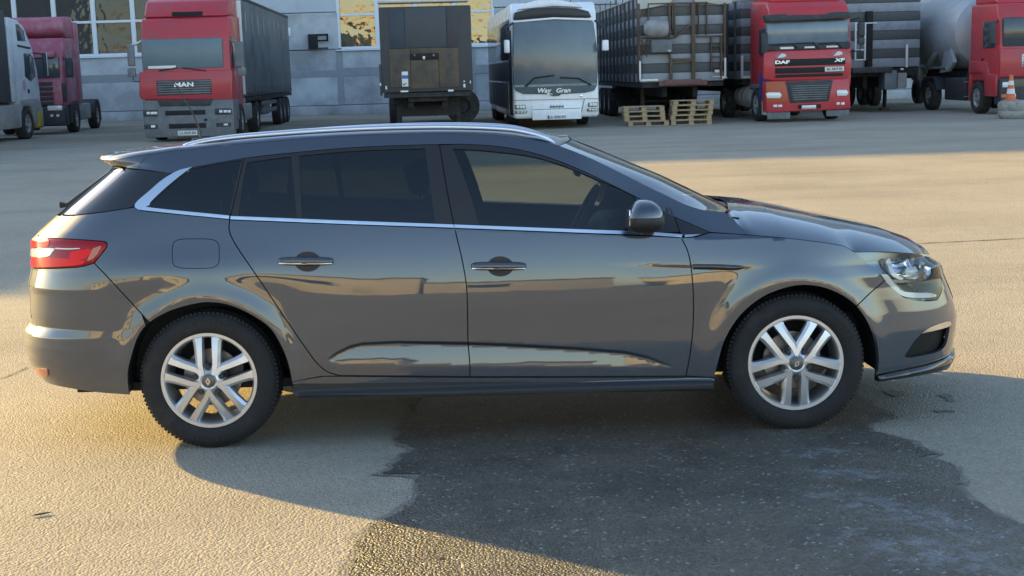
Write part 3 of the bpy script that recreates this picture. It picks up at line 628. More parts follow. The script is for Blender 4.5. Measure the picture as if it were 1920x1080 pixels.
# bonnet: crowned sheet between the two shut lines
edge = surf(*cat(HOODL, HOODS, HOODF).T); edge = edge[np.argsort(edge[:, 0])]
nose = surf(np.linspace(HOODF[-1][0], S_F, 12), np.linspace(HOODF[-1][1], HOODF[-1][1] - .015, 12)); edge = np.vstack([edge, nose[1:]]); edge[-1, 1] = 0
cl = np.array([on_plane(u, v, .08) for u, v in ((1332, 368.5), (1362, 370), (1401, 373.4), (1471, 386), (1527, 397), (1612, 413.5), (1658, 428), (1700, 449), (1738, 472.5))]); cl = np.vstack([cl, [edge[-1, 0], 0, edge[-1, 2]]])
_ex = np.linspace(edge[0, 0], edge[-1, 0], 400); _ez = np.interp(_ex, edge[:, 0], edge[:, 2]); _kk = np.exp(-np.linspace(-2.5, 2.5, 81) ** 2); _kk /= _kk.sum(); ze_s = np.interp(edge[:, 0], _ex, np.convolve(np.pad(_ez, 40, mode='edge'), _kk, 'valid'))
def hood_z(x, y):
    yb = np.interp(x, edge[:, 0], -edge[:, 1]); ze = np.interp(x, edge[:, 0], edge[:, 2]); zc_ = np.maximum(np.interp(x, cl[:, 0], cl[:, 2]) - .004, ze + .0)
    t = np.clip(1 - np.abs(y) / np.clip(yb, 1e-3, None), 0, 1)
    zi = np.interp(x, edge[:, 0], ze_s); loc = np.exp(-np.clip(yb - np.abs(y), 0, None) / .035)
    return zi + np.maximum(zc_ - zi, 0) * (1 - (1 - t) ** 3.6) + (ze - zi) * loc
    crease = .010 * np.exp(-((np.abs(y) - .55 * yb / .85) / .05) ** 2) * sstep(0, .2, t)
    return ze + (zc_ - ze) * (1 - (1 - t) ** 3.2) + crease * sstep(2.2, 1.9, x)
xs_ = np.concatenate([np.linspace(edge[0, 0], 2.0, 60), edge[-1, 0] - (edge[-1, 0] - 2.0) * np.linspace(1, 0, 40)[1:] ** 2])
V, Fc = [], []; K = 41
for x in xs_:
    yb = np.interp(x, edge[:, 0], -edge[:, 1])
    for k in range(K):
        t = k / (K - 1) * 2 - 1; t = math.copysign(1 - (1 - abs(t)) ** 1.5, t); y = t * yb
        xx = x
        V.append((xx, y, float(hood_z(np.array(xx), np.array(y)))))
for i in range(len(xs_) - 1):
    for k in range(K - 1): Fc.append((i * K + k, i * K + k + 1, (i + 1) * K + k + 1, (i + 1) * K + k))
# the rear edge of the bonnet follows the foot of the windscreen
V2 = []
for x, y, z in V:
    xr_ = 1.07 + .085 * (1 - min(1, abs(y) / .72) ** 2)
    if x < xr_ and abs(y) < .70: x = xr_; z = float(hood_z(np.array(x), np.array(y)))
    V2.append((x, y, z))
keep = [f for f in Fc if max(V2[i][0] for i in f) - min(V2[i][0] for i in f) > 1e-4]
hood = mesh('bonnet', V2, keep, M_PAINT, car, smooth=True)
# windscreen and roof: sheets between the near edge and its mirror, bowed through the middle
pe = surf(*PILLAR.T); tt = np.linspace(0, 1, len(pe))
pc = np.array([on_plane(u, v, .06) for u, v in ((1067, 257.3), (1140, 286.5), (1230, 323.5), (1306, 359.5), (1345, 377))]); tl_ = np.linspace(0, 1, len(pc))
def loft(name, E0, C0, m, parent, K=25, p=2.2, pz=None, roll=0.):
    V, Fc = [], []
    for a, c in zip(E0, C0):
        for k in range(K):
            t = k / (K - 1) * 2 - 1
            if roll: t = math.copysign(1 - (1 - abs(t)) ** 1.8, t)
            q = 1 - abs(t) ** p; rl = (roll * (1 - sstep(.0, .22, a[0]))) * (1 - math.exp(-abs(a[1]) * (1 - abs(t)) / .016)) * min(1, abs(a[1]) / .3); V.append((a[0] + (c[0] - a[0]) * q, a[1] * -t, a[2] + rl + (c[2] - rl - a[2]) * (1 - abs(t) ** (pz or p))))
    for i in range(len(E0) - 1):
        for k in range(K - 1): Fc.append((i * K + k, i * K + k + 1, (i + 1) * K + k + 1, (i + 1) * K + k))
    return mesh(name, V, [f[::-1] for f in Fc], m, parent, smooth=True)
seg = np.concatenate([[0], np.cumsum(np.linalg.norm(np.diff(pe, axis=0), axis=1))]); tt = seg / seg[-1]
pcs = np.stack([np.interp(tt, tl_, pc[:, k]) for k in range(3)], 1); pcs[:, 1] = 0
ws = loft('windscreen', pe + [0, .004, -.002], pcs + [0, 0, -.002], M_WIND, car, p=3.2)
re_ = surf(*np.vstack([SPO_E[:-1], ROOF_E]).T); re_[0, 1] = 0; rc = re_.copy(); rc[:, 1] = 0
rcl = np.array([on_plane(u, v, 0.) for u, v in ((193, 292), (205, 287.5), (230, 281.5), (267, 276), (300, 271), (340, 266), (375, 262.5), (440, 257), (510, 250.5), (600, 243.5), (700, 238.5), (800, 236), (880, 236), (960, 239), (1010, 245.5), (1050, 254))])
sh = sstep(-.35, .29, re_[:, 0]); rc[:, 0] += sh * (pcs[0, 0] - re_[-1, 0]); rc[:, 2] = np.interp(rc[:, 0], rcl[:, 0], rcl[:, 2]); rc[-1, 2] = pcs[0, 2]; rc[:, 2] = np.where(rc[:, 0] < -1.2, np.maximum(rc[:, 2], re_[:, 2]), rc[:, 2]); rc[0, 2] = re_[0, 2]
roof = loft('roof', re_, rc, M_PAINT, car, K=61, p=2.2, pz=2.4, roll=.017)
# spoiler over the rear window
panel('spoiler', np.vstack([SPO_E, M([(257, 316.8), (240, 315), (222, 311)], 4), [[S_R, 1.300]]]), M_PAINT, car, gap=.0015, hem=.06, g=.012)
# roof rails
rt = cr([(334, 281), (350, 274), (380, 266), (440, 257.5), (510, 251.5), (600, 245), (700, 240.3), (800, 238), (880, 238.5), (950, 242), (988, 248), (1020, 257.5), (1043, 270)], 5)
for sg in (1, -1):
    pts = [on_plane(u, v, -.635) for u, v in rt]; n2 = len(pts)
    rr = [.0165 * min(1, .35 + 8 * min(i, n2 - 1 - i) / n2) for i in range(n2)]
    tube('roof_rail', car, M_RAIL, [(p[0], p[1] * sg, p[2]) for p in pts], rr, 12, flat=(1.0, .85))
    ps = [on_plane(u, v + 8.5 * min(1., 6 * min(i, n2 - 1 - i) / n2), -.662) for i, (u, v) in enumerate(rt)]
    tube('rail_base', car, M_RAIL, [(p[0], p[1] * sg, p[2]) for p in ps], [.0085 * min(1, .3 + 8 * min(i, n2 - 1 - i) / n2) for i in range(n2)], 10, flat=(1.5, .95))
# aerial, wipers
ab = on_plane(377, 263, 0.0); at_ = on_plane(325, 152, 0.0); ah = on_plane(398, 252, -.05)
ant = tube('aerial', car, M_TRIM, [ab, on_plane(376, 246, 0), on_plane(362, 213, 0), at_], [.006, .005, .0042, .003], 8)
box('aerial_base', car, M_TRIM, ab[0] - .045, ab[0] + .03, -.02, .02, ab[2] - .02, ab[2] + .012, .008)
wb_ = bm = bmesh.new()
for q0, q1, r_ in (((1.15, -.52, .995), (1.09, .10, 1.02), .007), ((1.17, .20, .995), (1.05, .60, 1.01), .007)):
    tube('wiper', car, M_TRIM, [q0, ((q0[0] + q1[0]) / 2 + .02, (q0[1] + q1[1]) / 2, (q0[2] + q1[2]) / 2 + .012), q1], r_, 6)
bm.free()
V, Fc = [], []
for k in range(21):
    y = (k / 20 * 2 - 1) * .72; q = 1 - (y / .72) ** 2; V += [(1.04 + .075 * q, y, 1.000 + .004 * q), (1.13 + .07 * q, y, .985 + .010 * q)]
    if k: Fc.append((2 * k - 2, 2 * k, 2 * k + 1, 2 * k - 1))
mesh('cowl', V, Fc, M_PLASTIC, car, smooth=True)
a = on_plane(113, 380, -.05); b = on_plane(128, 384, -.05); c = on_plane(212, 318, -.05)
rwp = tube('rear_wiper', car, M_TRIM, [c, b, a + np.array([.0, 0, -.012])], [.008, .012, .018], 8)

# door mirror
def mirror_part(name, rows, m):
    """rows: (z, x0, x1, y0, y1) rounded rings from bottom to top"""
    V, Fc = [], []; n3 = 24
    for z, x0, x1, y0, y1 in rows:
        for k in range(n3):
            t = 2 * math.pi * k / n3; c_, s_ = math.cos(t), math.sin(t)
            V.append(((x0 + x1) / 2 + (x1 - x0) / 2 * math.copysign(abs(c_) ** .7, c_), (y0 + y1) / 2 + (y1 - y0) / 2 * math.copysign(abs(s_) ** .7, s_), z))
    for i in range(len(rows) - 1):
        for k in range(n3): Fc.append((i * n3 + k, i * n3 + (k + 1) % n3, (i + 1) * n3 + (k + 1) % n3, (i + 1) * n3 + k))
    Fc += [tuple(range(n3))[::-1], tuple((len(rows) - 1) * n3 + k for k in range(n3))]
    return V, Fc
mp = lambda u, v: on_plane(u, v, -1.02)
zl = lambda v: mp(1209, v)[2]; xl = lambda u: mp(u, 407)[0]
low = [(zl(436), xl(1192), xl(1232), -1.03, -.93), (zl(431), xl(1180), xl(1241), -1.06, -.92), (zl(421), xl(1175), xl(1246), -1.085, -.915), (zl(408), xl(1174), xl(1246), -1.09, -.91), (zl(405.5), xl(1176), xl(1244), -1.085, -.915)]
upp = [(zl(407), xl(1173), xl(1243.5), -1.092, -.91), (zl(399), xl(1176), xl(1243), -1.09, -.91), (zl(390), xl(1181), xl(1239), -1.08, -.91), (zl(383), xl(1187), xl(1232), -1.06, -.915), (zl(378), xl(1193), xl(1224), -1.03, -.925), (zl(375.5), xl(1199), xl(1214), -1.0, -.94)]
for sg in (1, -1):
    mr_ = empty('door_mirror'); mr_.parent = car
    for nm_, rows, m_ in (('lower_casing', low, M_PLASTIC), ('mirror_cap', upp, M_PAINT)):
        V, Fc = mirror_part(nm_, rows, m_); V = [(v[0], v[1] * sg, v[2]) for v in V]; Fc = Fc if sg == 1 else [f[::-1] for f in Fc]
        o = mesh(nm_, V, Fc, m_, mr_); o.data.shade_smooth(); o.data.set_sharp_from_angle(angle=R(50))
    tube('mirror_arm', mr_, M_PLASTIC, [(xl(1222), -.84 * sg, zl(437)), (xl(1220), -.93 * sg, zl(432)), (xl(1216), -.99 * sg, zl(428))], [.03, .032, .03], 10)
    box('mirror_glass', mr_, M_CHROME, xl(1178), xl(1178) + .006, -1.06 * sg, -.94 * sg, zl(422), zl(392), .003)

# wheels
def spoke_rim(parent):
    rim = lathe('rim', parent, M_RIM, [(.2225, 0.0), (.224, -.006), (.222, -.012), (.208, -.012), (.201, -.004), (.198, .012), (.194, .05), (.19, .14), (.215, .155)], 'y', 72)
    bm = bmesh.new()
    for k in range(5):
        th = math.pi / 2 + k * 2 * math.pi / 5
        for sg in (-1, 1):
            # bar of a double spoke: crest and two flanks, joining the neighbour bar near the hub
            st = [(.030, .034, .012, -.030), (.075, .036, .0165, -.026), (.135, .037, .018, -.020), (.180, .039, .0205, -.013), (.208, .046, .030, -.006)]
            rings = []
            for r_, c0, hw, yy in st:
                c0 = c0 if r_ > .06 else .026
                prof = [(c0 - hw, .022), (c0 - hw + .001, yy + .009), (c0 - hw * .78, yy), (c0 + hw * .58, yy + .001), (c0 + hw * 1.25, yy + .012), (c0 + hw * 1.35, .022)]
                ring = []
                for lat, y in prof:
                    px_, pz_ = r_, lat * sg
                    ring.append(bm.verts.new((px_ * math.cos(th) - pz_ * math.sin(th), y, px_ * math.sin(th) + pz_ * math.cos(th))))
                rings.append(ring)
            for A, B in zip(rings, rings[1:]):
                for i in range(len(A) - 1): bm.faces.new((A[i], A[i + 1], B[i + 1], B[i]))
    bm_obj('spokes', bm, M_RIM, parent, 28)
    lathe('hub', parent, M_RIM, [(.0, -.024), (.036, -.024), (.040, -.026), (.062, -.014), (.070, .0), (.072, .03), (.03, .04)], 'y', 40)
    bolt = lathe('wheel_bolt', parent, M_RIMD, [(0, -.026), (.0095, -.026), (.0095, -.020), (.0135, -.020), (.0135, .02)], 'y', 10)
    for k in range(5):
        th = math.pi / 2 + k * 2 * math.pi / 5
        if k: o = bolt.copy(); COL.objects.link(o)
        else: o = bolt
        o.location = (.062 * math.cos(th), 0, .062 * math.sin(th))
    lathe('centre_cap', parent, mat('cap_grey', (.12, .12, .125), .35, .6), [(.0, -.034), (.024, -.034), (.030, -.031), (.031, -.024)], 'y', 32)
    bm = bmesh.new(); o_ = [(0, .019), (.0115, 0), (0, -.019), (-.0115, 0)]; i_ = [(0, .008), (.0045, 0), (0, -.008), (-.0045, 0)]
    A = [bm.verts.new((x, -.0365, z)) for x, z in o_]; B = [bm.verts.new((x, -.0365, z)) for x, z in i_]; A2 = [bm.verts.new((x, -.033, z)) for x, z in o_]
    for k in range(4): bm.faces.new((A[k], A[(k + 1) % 4], B[(k + 1) % 4], B[k])); bm.faces.new((A[k], A2[k], A2[(k + 1) % 4], A[(k + 1) % 4]))
    bm_obj('cap_emblem', bm, M_CHROME, parent)
    lathe('brake_disc', parent, mat('brake_steel', (.30, .28, .27), .4, .9, var=.2, scale=30), [(.06, .075), (.135, .075), (.135, .09), (.06, .09)], 'y', 48)
    box('brake_caliper', parent, M_RIMD, .07, .15, .055, .11, -.02, .075, .01)
def tyre(parent):
    prof = [(.223, -.002), (.226, -.014), (.236, -.022), (.258, -.028), (.282, -.026), (.300, -.018), (.309, -.006), (.314, .004), (.3185, .016)]
    prof = prof + [(.3195, .03), (.321, .06), (.322, .09), (.321, .12), (.3195, .15), (.314, .17), (.28, .195), (.236, .185), (.215, .165)]
    t = lathe('tyre', parent, M_TYRE, prof, 'y', 96)
    bm = bmesh.new(); nb = 96       # shoulder blocks
    for k in range(nb):
        for yy, r0, r1, w_ in ((-.006, .300, .3195, .6), (.075, .31, .3235, .75), (.165, .300, .3195, .6)):
            a0 = 2 * math.pi * (k + (.25 if yy > 0 else 0)) / nb; a1 = a0 + 2 * math.pi / nb * w_; y0, y1 = (yy, yy + .026) if yy != .075 else (.055, .105)
            vs_ = [bm.verts.new((r * math.cos(a), y, r * math.sin(a))) for r, y in ((r0, y0 - .004), (r1, y0 + .006), (r1, y1)) for a in (a0, a1)]
            bm.faces.new((vs_[0], vs_[1], vs_[3], vs_[2])); bm.faces.new((vs_[2], vs_[3], vs_[5], vs_[4])); bm.faces.new((vs_[0], vs_[2], vs_[4])); bm.faces.new((vs_[1], vs_[5], vs_[3]))
    tr = bm_obj('tread', bm, M_TYRE, parent); tr['kind'] = 'stuff'
    # raised arcs of lettering on the side wall
    bm = bmesh.new(); rr_ = random.Random(3)
    for a0, n5 in ((R(60), 9), (R(240), 9)):
        for i in range(n5):
            a1 = a0 + i * .085; w_ = .055 if rr_.random() > .3 else .03
            q = [(r_ * math.cos(a), -.0292, r_ * math.sin(a)) for r_, a in ((.266, a1), (.284, a1), (.284, a1 + w_), (.266, a1 + w_))]
            bm.faces.new([bm.verts.new(p) for p in q])
    bm_obj('sidewall_lettering', bm, M_TYRE, parent)['kind'] = 'stuff'
whl = None
for x in (-WB, WB):
    for sg in (1, -1):
        if whl is None:
            w = empty('wheel'); whl = w; spoke_rim(w); tyre(w); w.parent = car
        else: w = copy_tree(whl, car)
        w.location = (x, WY * sg, HUB + .008)
        rot = {(-WB, 1): 0., (WB, 1): R(36), (-WB, -1): R(10), (WB, -1): R(50)}[(x, sg)]
        w.rotation_euler = (0, rot, 0 if sg == 1 else math.pi)
        # arch liner
        bm = bmesh.new(); n6 = 24; pr = []
        for i in range(n6 + 1):
            t = R(-8) + R(196) * i / n6; pr.append((x + .385 * math.cos(t), HUB + .01 + .385 * math.sin(t)))
        for a_, b_ in zip(pr, pr[1:]):
            bm.faces.new([bm.verts.new(p) for p in ((a_[0], -.89 * sg, a_[1]), (b_[0], -.89 * sg, b_[1]), (b_[0], -.58 * sg, b_[1]), (a_[0], -.58 * sg, a_[1]))])
        bmesh.ops.remove_doubles(bm, verts=bm.verts, dist=1e-4); bm_obj('arch_liner', bm, M_PLASTIC, car, 60)
boxes('underbody', car, M_PLASTIC, [(-.95, .95, -.80, .80, .19, .25), (-2.1, -1.75, -.45, .45, .30, .42), (1.75, 2.02, -.45, .45, .26, .42), (-1.75, -.95, -.57, .57, .24, .45), (.95, 1.75, -.55, .55, .22, .5)], .0)
tube('axle', car, M_SHELL, [(-WB, -.7, HUB), (-WB, .7, HUB)], .04, 8)
# cabin
boxes('cabin_floor', car, M_SHELL, [(-2.0, 1.0, -.78, .78, .26, .30), (-2.05, -1.2, -.7, .7, .30, .82), (.95, 1.02, -.75, .75, .3, .93)])
prism('dashboard', car, M_DASH, [(.55, .72), (.50, .86), (.56, .93), (.80, .97), (1.08, .985), (1.08, .7)], 'y', -.74, .74, .02)
for sx_, y_, wd in ((.02, -.37, .25), (.02, .37, .25), (-.95, -.36, .30), (-.95, .36, .30)):
    st = empty('seat'); st.parent = car; st.location = (sx_, y_, 0)
    prism('cushion', st, M_SEAT, [(-.25, .38), (.27, .40), (.29, .50), (.24, .53), (-.22, .48)], 'y', -wd, wd, .04, 3)
    prism('backrest', st, M_SEAT, [(-.28, .46), (-.14, .46), (-.30, 1.02), (-.38, 1.08), (-.45, 1.05)], 'y', -wd, wd, .05, 3)
    prism('headrest', st, M_SEAT, [(-.44, 1.12), (-.36, 1.12), (-.39, 1.27), (-.48, 1.27)], 'y', -.13, .13, .03, 3)
    tube('headrest_post', st, M_CHROME, [(-.40, -.05, 1.04), (-.40, -.05, 1.14)], .006, 6)
sw = empty('steering_wheel'); sw.parent = car; sw.location = (.46, .37, .93); sw.rotation_euler = (0, R(-62), 0)
tube('wheel_ring', sw, M_DASH, [(.18 * math.cos(t), .18 * math.sin(t), 0) for t in np.linspace(0, 2 * math.pi, 33)], .016, 8)
boxes('wheel_hub', sw, M_DASH, [(-.06, .05, -.07, .07, -.01, .03), (-.015, .015, -.17, .17, -.006, .012), (-.17, 0, -.015, .015, -.006, .012)], .005)
box('rear_view_mirror', car, M_DASH, .40, .43, -.12, .12, 1.17, 1.24, .015)
tube('rear_view_mirror_stem', car, M_DASH, [(.43, 0, 1.21), (.47, 0, 1.26)], .012, 6)
# ------------------------------------------------------------------ yard materials
M_CONC = mat('weathered_concrete', (.46, .475, .49), .9, var=.30, scale=2.2, bump=.5, bscale=11, dirt=(.29, .305, .32), dscale=.6, dthr=.5)
M_CONC2 = mat('plaster_grey', (.55, .575, .60), .9, var=.26, scale=1.7, bump=.45, bscale=9, dirt=(.36, .38, .40), dscale=.55, dthr=.48)
M_CONC3 = mat('plaster_blue_white', (.50, .55, .61), .9, var=.10, scale=1.2, bump=.2, bscale=10, dirt=(.36, .40, .45), dscale=.6, dthr=.6)
M_PVC = mat('white_window_frame', (.74, .78, .83), .45)
def pane_mat(name, refl, tint, wav, sc):
    m = bpy.data.materials.new(name); n, l, b = nt(m); tc = n.new('ShaderNodeTexCoord'); t = n.new('ShaderNodeTexNoise'); t.inputs['Scale'].default_value = sc; t.inputs['Detail'].default_value = 2; l.new(tc.outputs['Object'], t.inputs['Vector'])
    bp = n.new('ShaderNodeBump'); bp.inputs['Strength'].default_value = wav; bp.inputs['Distance'].default_value = .08; l.new(t.outputs['Fac'], bp.inputs['Height'])
    b.inputs['Base Color'].default_value = (*tint, 1); b.inputs['Metallic'].default_value = refl; b.inputs['Roughness'].default_value = .03; l.new(bp.outputs['Normal'], b.inputs['Normal']); return m
M_PANE = pane_mat('mirror_film_pane', .85, (.27, .225, .165), .28, 1.5); M_PANE2 = pane_mat('dusty_dark_pane', .25, (.07, .07, .07), .3, 1.3)
M_RED = M_RED
def paint(name, col, rough=.38, dirt=None, **k): return mat(name, col, rough, coat=.25, var=.10, scale=2.5, dirt=dirt, dscale=2.2, dthr=.56, rvar=.1, **k)
M_TRED = paint('truck_red', (.47, .04, .052), .45, dirt=(.37, .06, .07)); M_TRED2 = paint('truck_red_bright', (.52, .035, .045), .45, dirt=(.42, .055, .065)); M_MAROON = paint('faded_maroon', (.38, .09, .13), .55, dirt=(.45, .19, .25)); M_TRED3 = paint('cab_red', (.49, .04, .05), .45, dirt=(.39, .06, .07))
M_TWHITE = paint('truck_white', (.62, .66, .70), dirt=(.5, .53, .56)); M_BUSW = paint('coach_white', (.86, .88, .90), .25, dirt=(.80, .82, .85)); M_BLUE = paint('panel_blue', (.03, .06, .28))
M_GREYP = mat('grey_bumper_plastic', (.13, .14, .155), .6, var=.2, scale=5, dirt=(.19, .19, .19), dscale=4, dthr=.52); M_DARKP = mat('dark_truck_plastic', (.035, .037, .042), .6, var=.25, scale=6, dirt=(.07, .068, .065), dscale=4, dthr=.58)
M_CHAS = mat('chassis_black', (.025, .025, .027), .75, var=.3, scale=5, dirt=(.07, .065, .055), dscale=5, dthr=.6)
M_TGLASS = mat('cab_glass', (.05, .066, .075), .09, ior=1.6, rvar=.05, scale=3); M_TGLASS3 = mat('sky_tinted_cab_glass', (.15, .20, .245), .13, ior=1.6, rvar=.05, scale=3, var=.3); M_TGLASS4 = mat('coach_glass', (.115, .145, .165), .14, ior=1.6, rvar=.05, scale=2, var=.3); M_TGLASS2 = mat('dusty_cab_glass', (.13, .185, .215), .34, var=.2, scale=2.5, ior=1.5); M_TTYRE = mat('truck_tyre', (.024, .024, .025), .8, var=.3, scale=8, dirt=(.06, .056, .05), dscale=6, dthr=.55); M_STEEL = mat('wheel_steel', (.42, .42, .42), .45, .5, var=.2, scale=10, dirt=(.16, .13, .11), dscale=9, dthr=.55)  # the brighter blue cab glass has the sky's reflection put into its base colour
M_LAMP = mat('truck_lamp_glass', (.75, .75, .72), .08, coat=1.); M_SILV = mat('aluminium_dull', (.5, .52, .54), .4, .8, var=.15, scale=3); M_LETTER = mat('letter_chrome', (.82, .84, .86), .3, .3); M_PLATE = mat('number_plate_white', (.72, .72, .70), .5); M_PTXT = mat('number_plate_black', (.04, .04, .05), .6)
M_CURT = mat('grey_curtain', (.14, .155, .165), .6, var=.15, scale=1.2, bump=.25, bscale=2.2, dirt=(.075, .085, .092), dscale=.9, dthr=.55); M_CURTD = mat('dark_curtain', (.045, .05, .055), .6, var=.15, scale=1.5)
M_HB1 = mat('headboard_grey', (.055, .062, .072), .55, var=.15, scale=1.5); M_HB2 = mat('headboard_rust_brown', (.115, .085, .05), .7, var=.35, scale=1.6, dirt=(.06, .055, .05), dscale=2, dthr=.5); M_HB3 = mat('headboard_navy', (.03, .045, .065), .55, var=.15, scale=1.5); M_HBF = mat('headboard_frame', (.05, .048, .05), .6, var=.25, scale=3)
M_STL = mat('stripe_light', (.30, .32, .35), .55, var=.15, scale=2, dirt=(.21, .22, .235), dscale=3, dthr=.58); M_STD = mat('stripe_dark', (.085, .088, .09), .6, var=.2, scale=2, dirt=(.12, .117, .108), dscale=3, dthr=.6); M_TARP = mat('pale_tarpaulin', (.50, .49, .43), .8, var=.15, scale=3, bump=.4, bscale=3)
M_RUST = mat('rusty_frame', (.105, .082, .058), .8, var=.4, scale=8, dirt=(.17, .09, .05), dscale=7, dthr=.55); M_RUST2 = mat('faded_red_beam', (.22, .10, .09), .8, var=.3, scale=6, dirt=(.15, .10, .08), dscale=5, dthr=.55); M_WOOD = mat('pallet_wood', (.44, .32, .19), .85, var=.25, scale=9, bump=.3, bscale=50, dirt=(.30, .23, .15), dscale=6, dthr=.55)
M_WTAPE = mat('white_marker_tape', (.78, .77, .72), .5); M_FAIR = mat('pale_grey_fairing', (.34, .34, .34), .6, var=.15, scale=3, dirt=(.24, .235, .22), dscale=2, dthr=.5); M_YEL = mat('yellow_plastic', (.45, .33, .03), .5); M_TANK = mat('silo_white', (.42, .44, .46), .4, .2, var=.12, scale=1.5, dirt=(.36, .36, .35), dscale=2, dthr=.55)
M_ORANGE = mat('cone_orange', (.62, .16, .06), .5, var=.1, scale=8); M_BSTK = mat('blue_sticker', (.05, .12, .40), .4)

# ------------------------------------------------------------------ vehicles: features traced on a plane of the vehicle
class Veh:
    def __init__(s, name, label, cat, X, Y, rz, crop=(0, 0, 1.), group=None):
        s.X, s.Y, s.rz, s.crop = X, Y, rz, crop; s.root = empty(name, (X, Y, 0), rz, label, cat, group)
        c, q = math.cos(rz), math.sin(rz); s.Rm = np.array([[c, -q, 0], [q, c, 0], [0, 0, 1]])
    def L(s, cx, cy, y=0.):
        u, v = s.crop[0] + cx / s.crop[2], s.crop[1] + cy / s.crop[2]; d = s.Rm.T @ ray(u, v); o = s.Rm.T @ (CC - np.array([s.X, s.Y, 0])); p = o + d * ((y - o[1]) / d[1]); return p[0], p[2]
    def rect(s, name, m, a, b, c, d, y0=-.02, y1=.05, bev=.01, parent=None, seg=2):
        ym = min(y0, y1); x0, x1 = s.L(a, (c + d) / 2, ym)[0], s.L(b, (c + d) / 2, ym)[0]; z1, z0 = s.L((a + b) / 2, c, ym)[1], s.L((a + b) / 2, d, ym)[1]
        return box(name, parent or s.root, m, x0, x1, y0, y1, z0, z1, bev, seg)
    def poly(s, name, m, pts, y0=-.02, y1=.05, bev=.01, parent=None):
        return prism(name, parent or s.root, m, [s.L(cx, cy, min(y0, y1)) for cx, cy in pts], 'y', y0, y1, bev)
    def text(s, name, m, t, cx, cy, hpx, y, sx=1., shear=0., bold=0., parent=None):
        x, z = s.L(cx, cy, y); h = abs(s.L(cx, cy - hpx / 2, y)[1] - s.L(cx, cy + hpx / 2, y)[1])
        return text(name, parent or s.root, m, t, h / .70, (x, y, z), (math.pi / 2, 0, 0), .006, sx=sx, shear=shear, bold=bold)
def truck_wheel():
    w = empty('wheel')
    lathe('tyre', w, M_TTYRE, [(.29, -.01), (.31, -.03), (.37, -.045), (.44, -.04), (.485, -.015), (.50, .02), (.50, .24), (.485, .275), (.4, .29), (.29, .26)], 'x', 32)
    lathe('rim', w, M_STEEL, [(.0, .055), (.09, .05), (.10, -.02), (.14, -.02), (.15, .05), (.235, .035), (.27, -.005), (.295, -.012), (.30, .01), (.28, .1), (.26, .2)], 'x', 28)
    return w
TW = None
def wheels(parent, lst):
    """lst: (x of outer face, y, side) side -1 faces the left, +1 the right"""
    global TW
    for x, y, sd in lst:
        if TW is None: w = TW = truck_wheel(); w.parent = parent
        else: w = copy_tree(TW, parent)
        w.location = (x, y, .5); w.rotation_euler = (0, 0, 0 if sd < 0 else math.pi)
def mirror(parent, x, y, z0, z1, m, w=.2):
    mm = empty('cab_mirror'); mm.parent = parent
    box('mirror_head', mm, m, x - w / 2, x + w / 2, y - .08, y + .06, z0, z1, .04, 3)
    return mm
def chassis(v, y0, y1, drive=(), tank=True):
    boxes('chassis_frame', v.root, M_CHAS, [(-.42, -.34, y0, y1, .72, .98), (.34, .42, y0, y1, .72, .98), (-.4, .4, y0 + .3, y0 + .4, .74, .95), (-.4, .4, y1 - .2, y1 - .1, .74, .95)])

# ---- red tractor and curtain trailer at the left
v = Veh('articulated_lorry', 'red cab-over lorry with grey bumper and dark grey curtain trailer, cream sunlit patch on its roof wind deflector', 'lorry', -9.02, 38.3, .058, (220, 0, 3.857)); v.root['label'] = 'red lorry with grey bumper pulling a dark grey curtain trailer beside the wall windows'
X1 = 1.24
cab = prism('cab', v.root, M_TRED, [(.06, 1.05), (.0, 1.15), (0., 1.95), (.08, 2.9), (.22, 3.42), (.45, 3.5), (2.25, 3.55), (2.25, .95), (1.9, .9), (.3, .9)], 'x', -X1, X1, .09, 3)
v.rect('windscreen', M_TGLASS2, 172, 762, 278, 498, -.03, .12, .05); 
o = v.poly('lower_panel', M_TRED, [(158, 520), (830, 505), (832, 700), (820, 722), (180, 722), (158, 700)], -.05, .10, .03)
gr = v.rect('grille', M_DARKP, 285, 680, 578, 686, -.065, .02, .01)
for k in range(6): v.rect('grille_slat', M_GREYP, 290, 676, 584 + k * 17, 594 + k * 17, -.085, -.06, .004, parent=gr)
v.text('maker_letters', M_LETTER, 'MAN', 481, 613, 30, -.10, 1.5, bold=.006)
bp_ = v.poly('bumper', M_GREYP, [(182, 728), (840, 718), (852, 985), (205, 998), (195, 930)], -.10, .25, .05)
v.poly('bumper_recess', M_DARKP, [(292, 728), (692, 720), (672, 765), (308, 770)], -.115, -.08, .005, parent=bp_)
for a in ((345, 637, 798, 832), (372, 642, 893, 928), (628, 650, 858, 876)): v.rect('bumper_slot', M_SHELL, *a, -.112, -.08, .006, parent=bp_)
for a in ((186, 292, 795, 842), (706, 826, 784, 828)):
    h_ = v.rect('headlight', M_DARKP, *a, -.12, -.05, .008)
    for k in (.35, .62, .85): x_ = a[0] + (a[1] - a[0]) * k; v.rect('headlight_lens', M_LAMP, x_ - 12, x_ + 12, (a[2] + a[3]) / 2 - 10, (a[2] + a[3]) / 2 + 9, -.13, -.1, .01, parent=h_)
for a in ((194, 292, 900, 932), (716, 822, 888, 915)):
    h_ = v.rect('fog_light', M_DARKP, *a, -.12, -.05, .006); v.rect('fog_lens', M_LAMP, (a[0] + a[1]) / 2, (a[0] + a[1]) / 2 + 30, a[2] + 6, a[3] - 8, -.13, -.1, .005, parent=h_)
pl_ = v.rect('number_plate', M_PLATE, 437, 577, 945, 979, -.125, -.09, .003); v.text('plate_letters', M_PTXT, 'CA 0030 BA', 507, 962, 20, -.128, .86, parent=pl_)
v.rect('sun_strip', M_WTAPE, 222, 424, 476, 496, -.034, -.02, .002)
